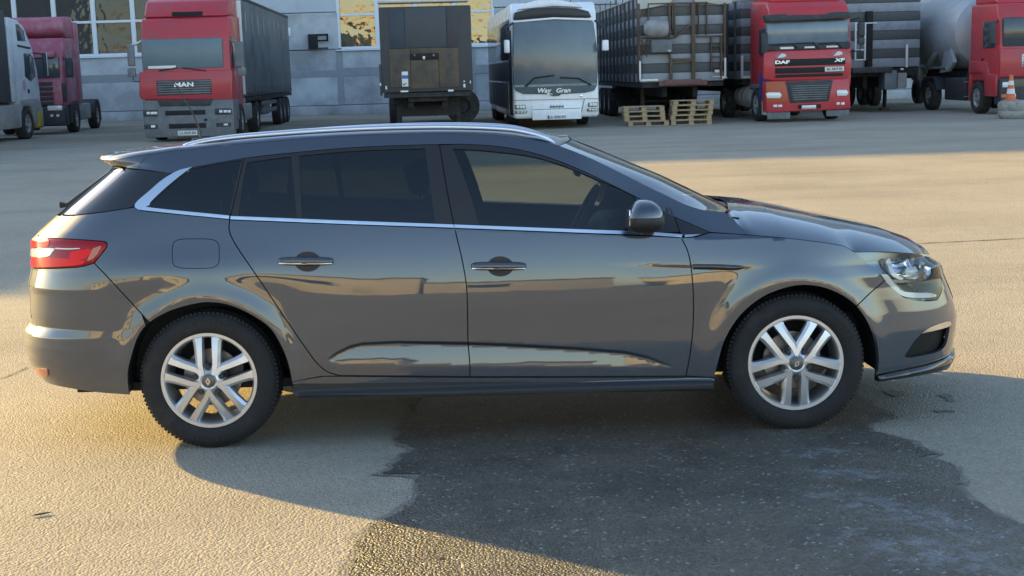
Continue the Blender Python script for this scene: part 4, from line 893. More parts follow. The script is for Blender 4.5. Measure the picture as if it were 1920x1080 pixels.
for x0, x1 in ((300, 430), (640, 470)): 
    a = v.L(x0, 512, -.05); b = v.L(x1, 490, -.05); tube('wiper', v.root, M_SHELL, [(a[0], -.05, a[1]), (b[0], -.05, b[1])], .014, 6)
de = prism('wind_deflector', v.root, M_TRED, [(.35, 3.5), (.42, 3.62), (.75, 3.95), (1.6, 4.25), (2.3, 4.28), (2.3, 3.5)], 'x', -1.18, 1.18, .12, 3)
v.rect('deflector_slot', M_SHELL, 395, 615, 84, 116, .36, .7, .01, parent=de)
mr_ = mirror(v.root, -1.52, -.05, 2.15, 2.75, M_GREYP); box('wide_mirror', mr_, M_GREYP, -1.64, -1.42, -.14, 0, 1.85, 2.1, .03); tube('mirror_arm', mr_, M_SILV, [(-1.2, .1, 2.85), (-1.5, 0, 2.72)], .04, 8); tube('mirror_rod', mr_, M_SHELL, [(-1.52, -.03, 1.9), (-1.5, -.03, 1.72), (-1.2, .05, 1.7)], .015, 6)
mr_ = mirror(v.root, 1.50, -.02, 2.05, 2.75, M_GREYP, .26); box('wide_mirror', mr_, M_GREYP, 1.42, 1.66, -.1, .04, 1.8, 2.02, .03); tube('mirror_arm', mr_, M_GREYP, [(1.2, .1, 2.82), (1.45, 0, 2.72)], .03, 8)
box('door_window', v.root, M_TGLASS, 1.20, 1.262, .25, 1.05, 2.02, 2.85, .02); box('door_panel', v.root, M_TRED, 1.2, 1.255, .2, 1.15, 1.0, 1.95, .015); box('cab_corner_fairing', v.root, M_GREYP, 1.2, 1.275, .10, .9, .55, 1.15, .03)
box('cab_step', v.root, M_GREYP, .9, 1.26, .15, .75, .28, .62, .04); box('cab_step', v.root, M_GREYP, -1.26, -.9, .15, .75, .28, .62, .04)
wheels(v.root, [(1.25, 1.45, 1), (-1.25, 1.45, -1), (1.25, 5.1, 1), (-1.25, 5.1, -1), (1.25, 12.0, 1), (1.25, 13.3, 1), (1.25, 14.6, 1), (-1.25, 12.0, -1), (-1.25, 13.3, -1), (-1.25, 14.6, -1)])
chassis(v, .3, 6.); box('fuel_tank', v.root, M_SILV, .55, 1.22, 2.6, 4.2, .45, 1.0, .08, 3); box('side_fairing', v.root, M_FAIR, 1.19, 1.24, 2.1, 2.55, .45, 1.15, .02); box('mudguard', v.root, M_CHAS, .7, 1.26, 4.5, 5.7, 1.02, 1.12, .03)
tr = box('trailer_body', v.root, M_CURT, -1.27, 1.27, 2.75, 16.3, 1.18, 4.15, .03)
box('trailer_front_wall', v.root, M_WTAPE, -1.24, 1.24, 2.68, 2.76, 1.25, 4.05, .02)
boxes('trailer_frame', v.root, M_CHAS, [(-1.26, 1.26, 2.8, 16.3, 1.02, 1.16), (-.5, -.35, 3, 16, .75, 1.02), (.35, .5, 3, 16, .75, 1.02)])
for k in range(16):
    y = 3.1 + k * .85; box('curtain_strap', v.root, M_CURTD, 1.265, 1.281, y, y + .035, 1.05, 1.45, .003)
for k in range(9): y = 3.3 + k * 1.55; box('roof_slit', v.root, M_FAIR, 1.262, 1.279, y, y + .14, 3.15, 3.75, .004)
box('curtain_hem', v.root, M_CURTD, 1.262, 1.287, 2.8, 16.2, 1.18, 1.30, .004); box('roof_edge', v.root, M_CURTD, 1.22, 1.29, 2.8, 16.25, 4.07, 4.16, .01)
box('side_guard', v.root, M_GREYP, 1.2, 1.23, 6.6, 11., .55, .70, .01); box('side_guard', v.root, M_GREYP, 1.2, 1.23, 6.6, 11., .82, .95, .01); box('pallet_box', v.root, M_GREYP, .6, 1.2, 7.4, 9.2, .5, 1.0, .03)
tube('landing_leg', v.root, M_CHAS, [(.95, 6.2, .1), (.95, 6.2, 1.05)], .07, 8)

# ---- maroon tractor unit behind it
v = Veh('tractor_unit', 'faded maroon tractor unit without trailer, standing close to the concrete wall', 'tractor unit', -16.5, 46.6, .10, (0, 0, 3.857)); X1 = 1.23
prism('cab', v.root, M_MAROON, [(.05, .95), (0, 1.2), (0., 1.9), (.16, 2.75), (.42, 3.3), (2.2, 3.35), (2.2, .95)], 'x', -X1, X1, .10, 3)
prism('wind_deflector', v.root, M_MAROON, [(.75, 3.45), (.62, 3.62), (.66, 3.92), (1.05, 4.05), (2.2, 4.1), (2.2, 3.3), (1.1, 3.3)], 'x', -1.2, 1.2, .12, 3)
box('sun_visor', v.root, M_MAROON, -1.0, 1.0, -.18, .25, 2.62, 2.85, .05); box('windscreen', v.root, M_TGLASS, -1.10, 1.10, -.03, .1, 1.93, 2.66, .04)
box('grille_panel', v.root, M_MAROON, -1.15, 1.15, -.06, .1, 1.0, 1.88, .05)
for k in range(5): box('grille_slat', v.root, M_DARKP, -.85, .85, -.09, 0, 1.0 + k * .17, 1.12 + k * .17, .015)
box('bumper', v.root, M_DARKP, -1.24, 1.24, -.12, .35, .28, .98, .07, 3)
for sg in (-1, 1):
    h_ = box('headlight', v.root, M_LAMP, .62 * sg, 1.12 * sg, -.14, 0, .82, .99, .03); box('indicator', v.root, M_ORANGE, 1.10 * sg, 1.20 * sg, -.10, .1, .82, .97, .02)
    for k in (.75, .95): box('fog_light', v.root, M_LAMP, (k - .05) * sg, (k + .05) * sg, -.135, 0, .6, .69, .02)
    box('side_deflector', v.root, M_MAROON, 1.19 * sg, 1.25 * sg, 2.1, 2.75, 1.0, 3.9, .02)
    mm = mirror(v.root, 1.45 * sg, .05, 1.95, 2.6, M_DARKP, .22); tube('mirror_arm', mm, M_DARKP, [(1.2 * sg, .2, 2.6), (1.45 * sg, .05, 2.55)], .03, 6)
box('door_window', v.root, M_TGLASS, 1.2, 1.252, .35, 1.2, 1.95, 2.7, .03); box('door_panel', v.root, M_MAROON, 1.2, 1.247, .3, 1.3, 1.05, 1.9, .03); box('corner_deflector', v.root, M_DARKP, 1.12, 1.24, -.02, .3, 1.1, 1.75, .03)
prism('front_mudguard', v.root, M_DARKP, [(.75, .35), (.8, .9), (1.0, 1.12), (1.9, 1.12), (2.05, .9), (2.1, .4), (1.98, .4), (1.9, .85), (1.7, 1.0), (1.15, 1.0), (.98, .85), (.9, .4)], 'x', 1.0, 1.25, .01)
wheels(v.root, [(1.24, 1.45, 1), (-1.24, 1.45, -1), (1.24, 5.15, 1), (-1.24, 5.15, -1)]); chassis(v, .3, 6.0); box('fuel_tank', v.root, M_FAIR, .6, 1.22, 2.4, 4.2, .4, 1.0, .08, 3)
prism('rear_mudguard', v.root, M_DARKP, [(4.5, .6), (4.6, .95), (4.85, 1.12), (5.45, 1.12), (5.75, .9), (5.85, .3), (5.75, .3), (5.65, .85), (5.4, 1.02), (4.9, 1.02), (4.7, .85), (4.6, .6)], 'x', .75, 1.26, .008); lathe('fifth_wheel', v.root, M_CHAS, [(0, 1.1), (.5, 1.1), (.5, 1.02)], 'z', 20, (0, 5.1, 0))

# ---- white lorry facing the wall, cut by the picture's edge
v = Veh('articulated_lorry', 'white lorry facing the workshop wall beside the maroon tractor unit', 'lorry', -16.62, 44.6, math.pi, (0, 0, 3.857)); X1 = 1.22     # local -x is the right-hand flank
prism('cab', v.root, M_TWHITE, [(.02, 1.1), (0, 1.5), (.10, 2.2), (.45, 2.95), (1.0, 3.55), (1.5, 3.75), (2.25, 3.8), (2.25, 1.1)], 'x', -X1, X1, .06, 3)
prism('sleeper_window', v.root, M_TGLASS, [(1.0, 3.1), (1.05, 3.42), (1.5, 3.62), (1.75, 3.62), (1.7, 3.1)], 'x', -X1 - .012, -X1 + .05, .01); prism('door_window', v.root, M_TGLASS, [(.35, 1.98), (.42, 2.6), (.7, 2.72), (1.25, 2.72), (1.3, 1.98), (.8, 1.82)], 'x', -X1 - .012, -X1 + .05, .01)
prism('roof_trim', v.root, M_DARKP, [(.62, 2.86), (.60, 2.92), (1.75, 2.98), (1.75, 2.92)], 'x', -X1 - .02, -X1 + .05, .005); box('side_deflector', v.root, M_TWHITE, -1.25, -1.19, 2.2, 2.6, 1.2, 3.8, .02)
mm = mirror(v.root, -1.48, .12, 2.0, 2.75, M_DARKP, .12); box('mirror_cover', mm, M_TWHITE, -1.55, -1.40, -.02, .08, 2.0, 2.75, .03); tube('mirror_arm', mm, M_DARKP, [(-1.2, .3, 2.75), (-1.48, .15, 2.7)], .03, 6)
prism('wheel_fairing', v.root, M_FAIR, [(.15, .55), (.1, 1.1), (.4, 1.28), (2.0, 1.25), (2.2, 1.0), (2.2, .4), (2.05, .4), (1.98, .85), (1.75, 1.04), (1.15, 1.04), (.9, .85), (.75, .45)], 'x', -1.27, -.95, .03, 2); box('door_handle', v.root, M_SHELL, -1.235, -1.2, 1.0, 1.15, 1.45, 1.58, .01)
lathe('door_emblem', v.root, mat('pinkish_emblem', (.45, .38, .38), .6), [(0, -1.232), (.17, -1.232), (.17, -1.2)], 'x', 20, (0, 1.45, 1.7)); box('step_tread', v.root, M_YEL, -1.29, -1.1, .18, .55, .35, .85, .03); box('front_bumper', v.root, M_FAIR, -1.24, 1.24, -.1, .4, .3, 1.0, .06)
box('side_skirt', v.root, M_FAIR, -1.26, -1.18, 2.15, 5.2, .38, 1.12, .04); wheels(v.root, [(-1.24, 1.45, -1), (1.24, 1.45, 1), (-1.24, 5.9, -1), (1.24, 5.9, 1)]); chassis(v, .3, 6.8)
box('trailer_body', v.root, M_CURTD, -1.26, 1.26, 2.75, 12.5, 1.2, 4.0, .03); box('trailer_frame', v.root, M_CHAS, -1.2, 1.2, 2.8, 12.4, .9, 1.19, .01); wheels(v.root, [(-1.24, 9.6, -1), (-1.24, 10.9, -1), (1.24, 9.6, 1), (1.24, 10.9, 1)])

# ---- parked trailer without tractor: its headboard faces the yard
v = Veh('box_semitrailer', 'parked semitrailer without tractor, its dark brown and grey headboard facing the yard', 'trailer', -2.16, 37.0, 0.06, (690, 0, 4.5))
bd = box('trailer_body', v.root, M_HBF, -1.25, 1.25, .0, 13.4, 1.22, 3.52, .03)
v.rect('roof_cap', M_SILV, 78, 845, -28, 22, -.03, .5, .02)
for nm_, m_, a in (('upper_panel', M_HB3, (182, 308, 85, 408)), ('upper_panel', M_HB1, (311, 660, 62, 400)), ('upper_panel', M_HBF, (664, 760, 60, 400)), ('lower_panel', M_HB2, (183, 358, 412, 735)), ('lower_panel', M_HB2, (600, 765, 404, 735)), ('upper_strip', M_HB2, (361, 598, 404, 452)), ('centre_panel', M_HB2, (363, 597, 505, 745))): v.rect(nm_, m_, *a, -.025, .01, .006)
cb = v.rect('connector_box', M_SHELL, 358, 594, 455, 500, -.06, .01, .006); v.rect('work_lamp', M_LAMP, 462, 482, 473, 500, -.09, -.04, .01, parent=cb)
for a in ((385, 400), (545, 565)): v.rect('coupling', M_GREYP, *a, 458, 474, -.08, -.04, .006, parent=cb)
st = v.rect('sticker', M_PLATE, 286, 338, 604, 730, -.03, -.02, .001); v.rect('sticker_stripe', M_BSTK, 287, 337, 634, 664, -.033, -.025, .0005, parent=st); v.poly('sticker_mark', M_PTXT, [(292, 712), (325, 700), (328, 704), (300, 722)], -.034, -.025, .0, parent=st)
for a in ((275, 340, 764, 778), (675, 722, 756, 772), (805, 822, 708, 738), (806, 818, 680, 692), (148, 160, 725, 755), (100, 110, 700, 725), (860, 868, 680, 705)): v.rect('marker_lamp', M_WTAPE, *a, -.035, .0, .004)
box('side_flap', v.root, M_HB3, -1.30, -1.24, -.02, .3, 1.15, 2.0, .01)
boxes('chassis_frame', v.root, M_CHAS, [(-1.2, 1.2, .05, 13.3, 1.08, 1.2), (-.55, -.4, .6, 13, .8, 1.1), (.4, .55, .6, 13, .8, 1.1), (-.9, .9, 2.0, 2.1, .5, 1.1)]); box('king_pin_plate', v.root, M_CHAS, -.55, .55, .3, 1.6, .95, 1.08, .02)
for x in (-.85, .85):
    lg = tube('landing_leg', v.root, M_CHAS, [(x, 2.4, .08), (x, 2.4, 1.1)], .075, 8); box('leg_foot', lg, M_RUST, x - .16, x + .16, 2.25, 2.55, 0., .07, .01)
box('leg_brace', v.root, M_CHAS, -.85, .85, 2.37, 2.43, .55, .62, .01)
lathe('spare_wheel', v.root, M_TTYRE, [(0, .04), (.19, .04), (.22, -.01), (.28, -.02), (.5, 0), (.52, .1), (.5, .22), (.2, .23)], 'y', 28, (1.02, 3.0, .74))
wheels(v.root, [(sd * 1.24, y, sd) for y in (8.2, 9.5, 10.8) for sd in (-1, 1)])

# ---- white coach
v = Veh('coach', 'white touring coach with black windscreen border parked between two semitrailers', 'bus', 1.46, 39.5, .072, (900, 0, 4.32)); X1 = 1.26
body = prism('body', v.root, M_BUSW, [(.04, .32), (-.02, .6), (0., 1.3), (.12, 2.6), (.32, 3.45), (.62, 3.68), (12, 3.68), (12, .32)], 'x', -X1, X1, .10, 4)
v.poly('windscreen', M_TGLASS4, [(268, 190), (300, 178), (600, 160), (890, 166), (918, 175), (938, 300), (952, 420), (955, 560), (950, 690), (925, 735), (850, 752), (660, 762), (640, 778), (590, 780), (560, 764), (350, 762), (290, 735), (272, 690), (268, 500)], -.06, .32, .02)
v.poly('roof_fascia', mat('fascia_black', (.02, .022, .025), .4), [(282, 100), (420, 68), (600, 60), (780, 66), (880, 90), (905, 140), (600, 132), (272, 160)], .02, .45, .03)
v.poly('roof_rim', M_BUSW, [(268, 168), (600, 140), (915, 150), (918, 166), (600, 156), (268, 184)], -.075, .3, .01)
v.poly('roof_dome', M_BUSW, [(290, 82), (380, 22), (470, -2), (640, -4), (760, 20), (840, 62), (600, 52)], .25, 1.6, .06)
v.poly('dash_strip', M_FAIR, [(280, 690), (358, 688), (358, 706), (280, 708)], -.066, -.03, .002); v.poly('dash_strip', M_FAIR, [(385, 686), (870, 674), (872, 690), (385, 706)], -.066, -.03, .002); v.poly('dash_strip', M_FAIR, [(898, 676), (948, 674), (948, 690), (898, 690)], -.066, -.03, .002)
for pts in (((372, 700), (440, 632), (600, 610)), ((900, 688), (800, 635), (650, 628))):
    tube('wiper', v.root, M_SHELL, [(v.L(a, b, -.09)[0], -.09, v.L(a, b, -.09)[1]) for a, b in pts], .02, 6)
v.text('coach_name', M_LETTER, 'Way', 515, 735, 36, -.075, 1.15, shear=.25, bold=.004); v.text('coach_name', M_LETTER, 'Gran', 672, 733, 36, -.075, 1.15, shear=.25, bold=.004); v.text('coach_name_faded', mat('faded_gold_letter', (.20, .16, .10), .6), 'd', 758, 733, 34, -.074, 1.1, shear=.25)
v.poly('name_swash', M_LETTER, [(540, 764), (560, 757), (588, 760), (590, 764), (560, 763), (545, 769)], -.075, -.062, .0)
fl_ = v.rect('front_flap', M_BUSW, 424, 822, 842, 968, -.05, .05, .012); v.rect('flap_groove', M_DARKP, 432, 815, 880, 884, -.053, -.04, .0, parent=fl_); v.text('maker_letters', M_GREYP, 'MAN', 622, 864, 18, -.07, 2.0, bold=.004)
for a in ((286, 370, 850, 884), (287, 380, 898, 918), (878, 955, 830, 864), (870, 955, 878, 900)):
    h_ = v.rect('headlight', M_GLOSSB, *a, -.05, .04, .006)
    for k in (.25, .55, .82): x_ = a[0] + (a[1] - a[0]) * k; v.rect('headlight_lens', M_LAMP, x_ - 11, x_ + 11, a[2] + 4, a[3] - 4, -.06, -.03, .01, parent=h_)
pl_ = v.rect('number_plate', M_PLATE, 548, 698, 932, 968, -.075, -.02, .003); v.text('plate_letters', M_PTXT, 'KA 7090 PO', 626, 950, 22, -.079, .88, parent=pl_); v.rect('plate_flag', M_BSTK, 549, 558, 934, 966, -.077, -.06, .0, parent=pl_)
v.poly('bumper_line', M_DARKP, [(262, 812), (966, 796), (966, 799), (262, 815)], -.035, .01, .0); v.poly('bumper_line', M_DARKP, [(846, 800), (849, 800), (812, 962), (808, 962)], -.035, .01, .0); v.rect('type_badge', M_CHROME, 808, 832, 770, 782, -.04, -.01, .001)
for cx0, cx1 in ((192, 241), (988, 1042)):
    x0, z1 = v.L(cx0, 324, -.35); x1, z0 = v.L(cx1, 430 if cx0 < 500 else 410, -.35); mm = empty('coach_mirror'); mm.parent = v.root
    box('mirror_head', mm, M_BUSW, x0, x1, -.42, -.28, z0, z1, .04, 3); sg = -1 if cx0 < 500 else 1; tube('mirror_arm', mm, M_DARKP, [((x0 + x1) / 2, -.34, z1), ((x0 + x1) / 2, -.3, z1 + .35), (sg * 1.2, .1, 3.1)], .035, 8)
box('side_windows', v.root, M_TGLASS, -X1 - .012, -X1 + .05, .9, 11.7, 2.05, 3.25, .04); box('side_windows', v.root, M_TGLASS, X1 - .05, X1 + .012, .9, 11.7, 2.05, 3.25, .04)
for k in range(6): y = 2.0 + 1.65 * k; box('luggage_flap', v.root, M_GREYP, -X1 - .014, -X1 + .04, y, y + 1.55, .55, 1.35, .015)
box('flank_panel', v.root, M_GREYP, -X1 - .008, -X1 + .03, .5, 11.8, 1.4, 2.0, .015); box('front_door', v.root, M_DARKP, -X1 - .016, -X1 + .04, .35, 1.4, .4, 2.9, .02)
tube('aerial', v.root, M_SHELL, [(.55, .6, 3.66), (.55, .62, 4.25)], .012, 6); wheels(v.root, [(sd * 1.22, y, sd) for y in (2.7, 8.9, 10.2) for sd in (-1, 1)])
# seats and a driver's place seen through the glass
# ---- striped grain trailer behind the pallets
def striped_body(v, x0, x1, y0, y1, z0, z1, n, front=True, left=True, ribs=.95, front_x=None):
    hz = (z1 - z0) / n
    for k in range(n):
        m = M_STL if k % 2 == 0 else M_STD; box('stripe_board', v.root, m, x0 + .02, x1 - .02, y0 + .02, y1, z0 + k * hz, z0 + (k + 1) * hz - .012, .01)
    box('body_core', v.root, M_STD, x0 + .06, x1 - .06, y0 + .06, y1 - .05, z0, z1 - .03, .0)
    k = 0; y = y0 + .55
    while y < y1: box('side_rib', v.root, M_STD, x0 - .05, x0 + .03, y, y + .07, z0, z1, .008); y += ribs
v = Veh('grain_semitrailer', 'tall striped grain semitrailer with ladder frame and tank on its front wall, behind the pallets', 'trailer', 5.39, 41.0, .053, (1180, 0, 6.0)); W2 = 1.27
striped_body(v, -W2, W2, 0, 12.6, 1.26, 3.80, 9)
boxes('chassis_frame', v.root, M_CHAS, [(-1.25, 1.25, .1, 12.5, 1.1, 1.24), (-.55, -.4, .6, 12.4, .8, 1.1), (.4, .55, .6, 12.4, .8, 1.1)])
for cx in (118,): pass
for a in ((98, 122, 40, 690), (445, 466, 40, 650), (480, 498, 60, 330), (702, 742, 30, 900), (456, 486, 650, 900), (1064, 1088, 30, 650), (208, 222, 50, 425), (778, 788, 30, 390), (868, 880, 25, 390), (505, 520, 50, 410), (918, 932, 405, 800), (1028, 1044, 405, 880)): v.rect('frame_post', M_RUST, *a, -.10, .0, .006)
for a in ((210, 880, 28, 42), (120, 520, 415, 432), (760, 1080, 398, 412), (500, 720, 655, 690), (925, 1035, 515, 528), (925, 1035, 750, 760), (930, 1030, 630, 640)): v.rect('frame_rail', M_RUST, *a, -.115, -.02, .006)
v.poly('frame_brace', M_RUST, [(505, 418), (520, 432), (712, 272), (706, 252)], -.12, -.04, .004)
for p in (((205, 55), (110, 220)), ((205, 440), (120, 640)), ((130, 445), (200, 640))): tube('frame_strut', v.root, M_RUST, [(v.L(*q, -.07)[0], -.07, v.L(*q, -.07)[1]) for q in p], .02, 6)
x0, zc_ = v.L(160, 325, -.35); x1, _ = v.L(445, 325, -.35); lathe('air_tank', v.root, M_FAIR, [(0., x0), (.12, x0 + .02), (.24, x0 + .12), (.27, x0 + .22), (.27, x1 - .2), (.22, x1 - .04), (0., x1)], 'x', 24, (0, -.35, zc_))
v.rect('tool_box', M_GREYP, 250, 482, 445, 590, -.40, .0, .02); v.rect('box_label', M_WTAPE, 432, 468, 565, 575, -.405, -.39, .0)
v.rect('front_beam', M_RUST2, 395, 815, 893, 950, -.12, .1, .01); v.rect('front_beam', M_RUST2, 335, 880, 905, 962, -.08, .08, .01)
for a in ((112, 132, 688, 905), (118, 326, 890, 912), (1070, 1090, 650, 876), (1045, 1096, 858, 882), (938, 1028, 860, 866)): v.rect('marker_tape', M_WTAPE, *a, -.13, -.1, .001)
v.rect('sign_plate', M_PLATE, 962, 1014, 785, 815, -.13, -.1, .002); v.poly('tarpaulin', M_TARP, [(95, -30), (500, -30), (470, 30), (300, 75), (130, 105), (100, 90)], -.09, .03, .01); v.poly('tarpaulin', M_TARP, [(715, -30), (1160, -30), (1150, 40), (1000, 50), (860, 25), (740, 24)], -.06, .03, .01)
box('roof_tarpaulin', v.root, M_TARP, -W2 - .02, W2 + .02, 0, 12.6, 3.80, 3.87, .02)
for k in range(8): tube('roof_bow', v.root, M_STD, [(-W2 - .02, .8 + k * 1.5, 3.6), (-W2 - .02, .8 + k * 1.5, 4.05)], .02, 6)
wheels(v.root, [(sd * 1.24, y, sd) for y in (8.0, 9.3, 10.6) for sd in (-1, 1)])
for x in (-.85, .85): lg = tube('landing_leg', v.root, M_RUST, [(x, 2.6, .08), (x, 2.6, 1.1)], .075, 8); box('leg_foot', lg, M_RUST, x - .15, x + .15, 2.45, 2.75, 0., .07, .01)
box('leg_brace', v.root, M_CHAS, -.85, .85, 2.57, 2.63, .6, .66, .01); box('mud_wall', v.root, M_CHAS, -1.1, 1.1, 7.2, 7.3, .35, 1.1, .01)

# ---- bright red tractor with black visor, and its striped trailer
v = Veh('articulated_lorry', 'bright red lorry with black sun visor and one blue side panel, beside the pallet stacks', 'lorry', 8.97, 39.6, .10, (1340, 0, 4.32)); X1 = 1.22
prism('cab', v.root, M_TRED2, [(.06, .95), (0, 1.2), (.02, 1.95), (.10, 2.8), (.28, 3.3), (.6, 3.52), (2.25, 3.6), (2.25, .95)], 'x', -X1, X1, .09, 3)
prism('wind_deflector', v.root, M_TRED2, [(.55, 3.5), (.75, 3.75), (1.5, 4.0), (2.25, 4.02), (2.25, 3.5)], 'x', -1.1, 1.1, .1, 3)
v.rect('windscreen', M_TGLASS3, 424, 1092, 165, 352, -.03, .15, .05); v.rect('scuttle', M_DARKP, 420, 1098, 350, 402, -.05, .1, .02)
v.poly('sun_visor', M_DARKP, [(405, 122), (570, 112), (600, 122), (925, 116), (950, 98), (1092, 92), (1100, 142), (1085, 150), (470, 178), (425, 180)], -.22, .1, .025)
for k, (a, b) in enumerate((((630, 352), (450, 372)), ((800, 345), (650, 352)), ((990, 345), (840, 360)))):
    pa, pb = v.L(a[0] + 45, 395, -.06), v.L(*a, -.06); pc_ = v.L(*b, -.06); tube('wiper', v.root, M_SHELL, [(pa[0], -.07, pa[1]), (pb[0], -.07, pb[1]), (pc_[0], -.06, pc_[1])], .014, 6)
v.poly('front_panel', M_TRED2, [(400, 420), (1062, 392), (1110, 470), (1105, 610), (1040, 640), (500, 655), (395, 640)], -.06, .1, .03)
for a in ((488, 1060, 474, 530), (490, 1046, 545, 590), (492, 1040, 598, 622)): 
    g_ = v.rect('grille_slot', M_SHELL, *a, -.075, -.04, .008)
v.text('maker_letters', M_LETTER, 'DAF', 547, 505, 26, -.09, 1.75, bold=.006); v.text('type_letters', M_LETTER, 'XF', 1010, 487, 26, -.09, 1.75, shear=.2, bold=.006)
for cx in (540, 997):
    r_ = [(cx + 58 * math.cos(t), 452 - (cx > 700) * 18 + 22 * math.sin(t)) for t in np.linspace(0, 2 * math.pi, 20, endpoint=False)]; q_ = v.poly('fleet_badge', mat('badge_rose', (.42, .12, .16), .5), r_, -.068, -.05, .0)
    v.poly('badge_bird', M_PLATE, [(cx - 35, 470 - (cx > 700) * 18), (cx - 10, 445 - (cx > 700) * 18), (cx + 5, 432 - (cx > 700) * 18), (cx + 35, 438 - (cx > 700) * 18), (cx + 38, 456 - (cx > 700) * 18), (cx + 10, 466 - (cx > 700) * 18)], -.075, -.06, .0, parent=q_)
pl_ = v.rect('number_plate', M_PLATE, 894, 1047, 540, 578, -.10, -.06, .003); v.text('plate_letters', M_PTXT, 'BC 5819 EB', 972, 559, 22, -.104, .86, parent=pl_)
for a in ((532, 640, 380, 398), (728, 810, 376, 390), (905, 1000, 370, 384)): v.rect('scuttle_lamp', M_PLATE, *a, -.06, -.03, .003)
bp_ = v.poly('bumper', M_TRED2, [(412, 660), (1090, 636), (1105, 880), (860, 895), (420, 912)], -.12, .3, .04)
v.poly('radiator_grille', M_DARKP, [(576, 660), (960, 645), (925, 820), (612, 836)], -.14, -.05, .015)
for k in range(7): v.rect('radiator_slat', M_GREYP, 618 + k * 3, 925 - k * 3, 690 + k * 18, 698 + k * 18, -.155, -.13, .003)
v.poly('bumper_patch', mat('orange_red_patch', (.45, .09, .03), .5), [(420, 665), (560, 660), (590, 760), (590, 825), (420, 830)], -.128, -.1, .006)
for a in ((418, 545, 748, 796), (988, 1085, 728, 776)): h_ = v.poly('headlight', M_LAMP, [(a[0], a[2] + 8), (a[0] + 20, a[2]), (a[1] - 15, a[2]), (a[1], a[2] + 24), (a[1] - 15, a[3]), (a[0] + 6, a[3])], -.15, -.05, .012)
for a in ((476, 508), (514, 548), (988, 1014), (1024, 1054)): v.rect('fog_light', M_LAMP, *a, 848 if a[0] < 700 else 828, 868 if a[0] < 700 else 850, -.135, -.1, .01)
tb_ = v.rect('tow_slot', M_SHELL, 674, 862, 846, 880, -.13, -.1, .01); v.rect('tow_bracket', M_SILV, 706, 822, 852, 884, -.15, -.12, .005, parent=tb_)
v.rect('mud_flap', M_GREYP, 428, 612, 908, 964, -.05, .0, .006); v.rect('mud_flap', M_GREYP, 905, 1090, 890, 940, -.05, 0, .006)
mm = mirror(v.root, 1.40, -.22, 2.44, 2.84, M_DARKP, .2); box('wide_mirror', mm, M_DARKP, 1.3, 1.5, -.3, -.15, 2.2, 2.4, .04); tube('mirror_arm', mm, M_DARKP, [(1.2, .1, 2.9), (1.38, -.2, 2.98), (1.40, -.22, 2.84)], .022, 6); tube('mirror_arm', mm, M_DARKP, [(1.40, -.22, 2.2), (1.38, -.2, 2.02), (1.2, .05, 2.0)], .022, 6)
mm = mirror(v.root, -1.42, .02, 2.0, 2.6, M_DARKP, .18); tube('mirror_arm', mm, M_DARKP, [(-1.2, .2, 2.7), (-1.42, .02, 2.6)], .025, 6)
box('door_window', v.root, M_TGLASS, -1.262, -1.2, .3, 1.15, 1.95, 2.75, .03); box('door_panel', v.root, M_TRED2, -1.252, -1.2, .25, 1.2, 1.1, 1.9, .03); box('corner_panel', v.root, M_BLUE, -1.30, -1.15, .10, 1.0, .64, 1.42, .03); box('corner_flap', v.root, M_TWHITE, -1.30, -1.16, .08, .7, .22, .63, .02)
prism('front_mudguard', v.root, M_GREYP, [(.7, .5), (.75, .95), (.95, 1.12), (2.1, 1.12), (2.15, .95), (1.85, 1.0), (1.1, 1.0), (.92, .85), (.85, .5)], 'x', -1.26, -.95, .01)
wheels(v.root, [(sd * 1.24, y, sd) for y in (1.45, 5.2, 11., 12.3, 13.6) for sd in (-1, 1)]); chassis(v, .3, 6.)
lathe('fuel_tank', v.root, M_FAIR, [(0, 2.4), (.3, 2.42), (.34, 2.5), (.34, 2.9), (.36, 2.92), (.34, 2.94), (.34, 3.4), (.36, 3.42), (.34, 3.44), (.34, 4.1), (.3, 4.18), (0, 4.2)], 'y', 24, (-.88, 0, .72))
vt = v; striped_body(v, -1.27, 1.27, 3.1, 15.5, 1.26, 3.7, 9); boxes('trailer_frame', v.root, M_CHAS, [(-1.2, 1.2, 3.2, 15.4, 1.08, 1.24), (-.5, -.35, 5, 15, .8, 1.1), (.35, .5, 5, 15, .8, 1.1)])
box('marker_tape', v.root, M_WTAPE, -1.27, -1.20, 3.02, 3.1, 1.3, 2.0, .002); box('marker_tape', v.root, M_WTAPE, -1.2, -.8, 3.02, 3.1, 1.28, 1.36, .002); box('trailer_tarpaulin', v.root, M_TARP, -1.28, 1.28, 3.08, 15.5, 3.68, 3.85, .03)

# ---- second striped trailer with white ladder
v = Veh('grain_semitrailer', 'striped grain semitrailer with white ladder, half hidden behind the bright red lorry', 'trailer', 12.75, 45.6, .05, (1580, 0, 4.32)); striped_body(v, -1.27, 1.27, 0, 12.0, 1.50, 3.95, 8)
for a in ((100, 112, 180, 490), (176, 190, 185, 490)): v.rect('ladder_rail', M_PLATE, *a, -.30, -.25, .006)
for y_ in (186, 240, 322, 404, 484): v.rect('ladder_rung', M_PLATE, 102, 188, y_ - 5, y_ + 5, -.29, -.26, .004)
v.rect('ladder_rail', M_PLATE, 130, 280, 182, 192, -.30, -.25, .006); v.rect('post', M_SHELL, 195, 245, 90, 540, -.2, 0, .01); v.rect('marker_tape', M_WTAPE, 512, 530, 360, 545, -.06, 0, .002); v.rect('step_beam', M_DARKP, 80, 405, 545, 590, -.45, .3, .01)
v.rect('tool_box', mat('box_greyblue', (.17, .20, .23), .5, var=.15, scale=3), 340, 440, 570, 725, -.35, .3, .02); v.rect('side_box', M_FAIR, 446, 520, 590, 715, -.3, .3, .02); v.rect('front_lamp', M_WTAPE, 470, 495, 552, 566, -.32, -.28, .004)
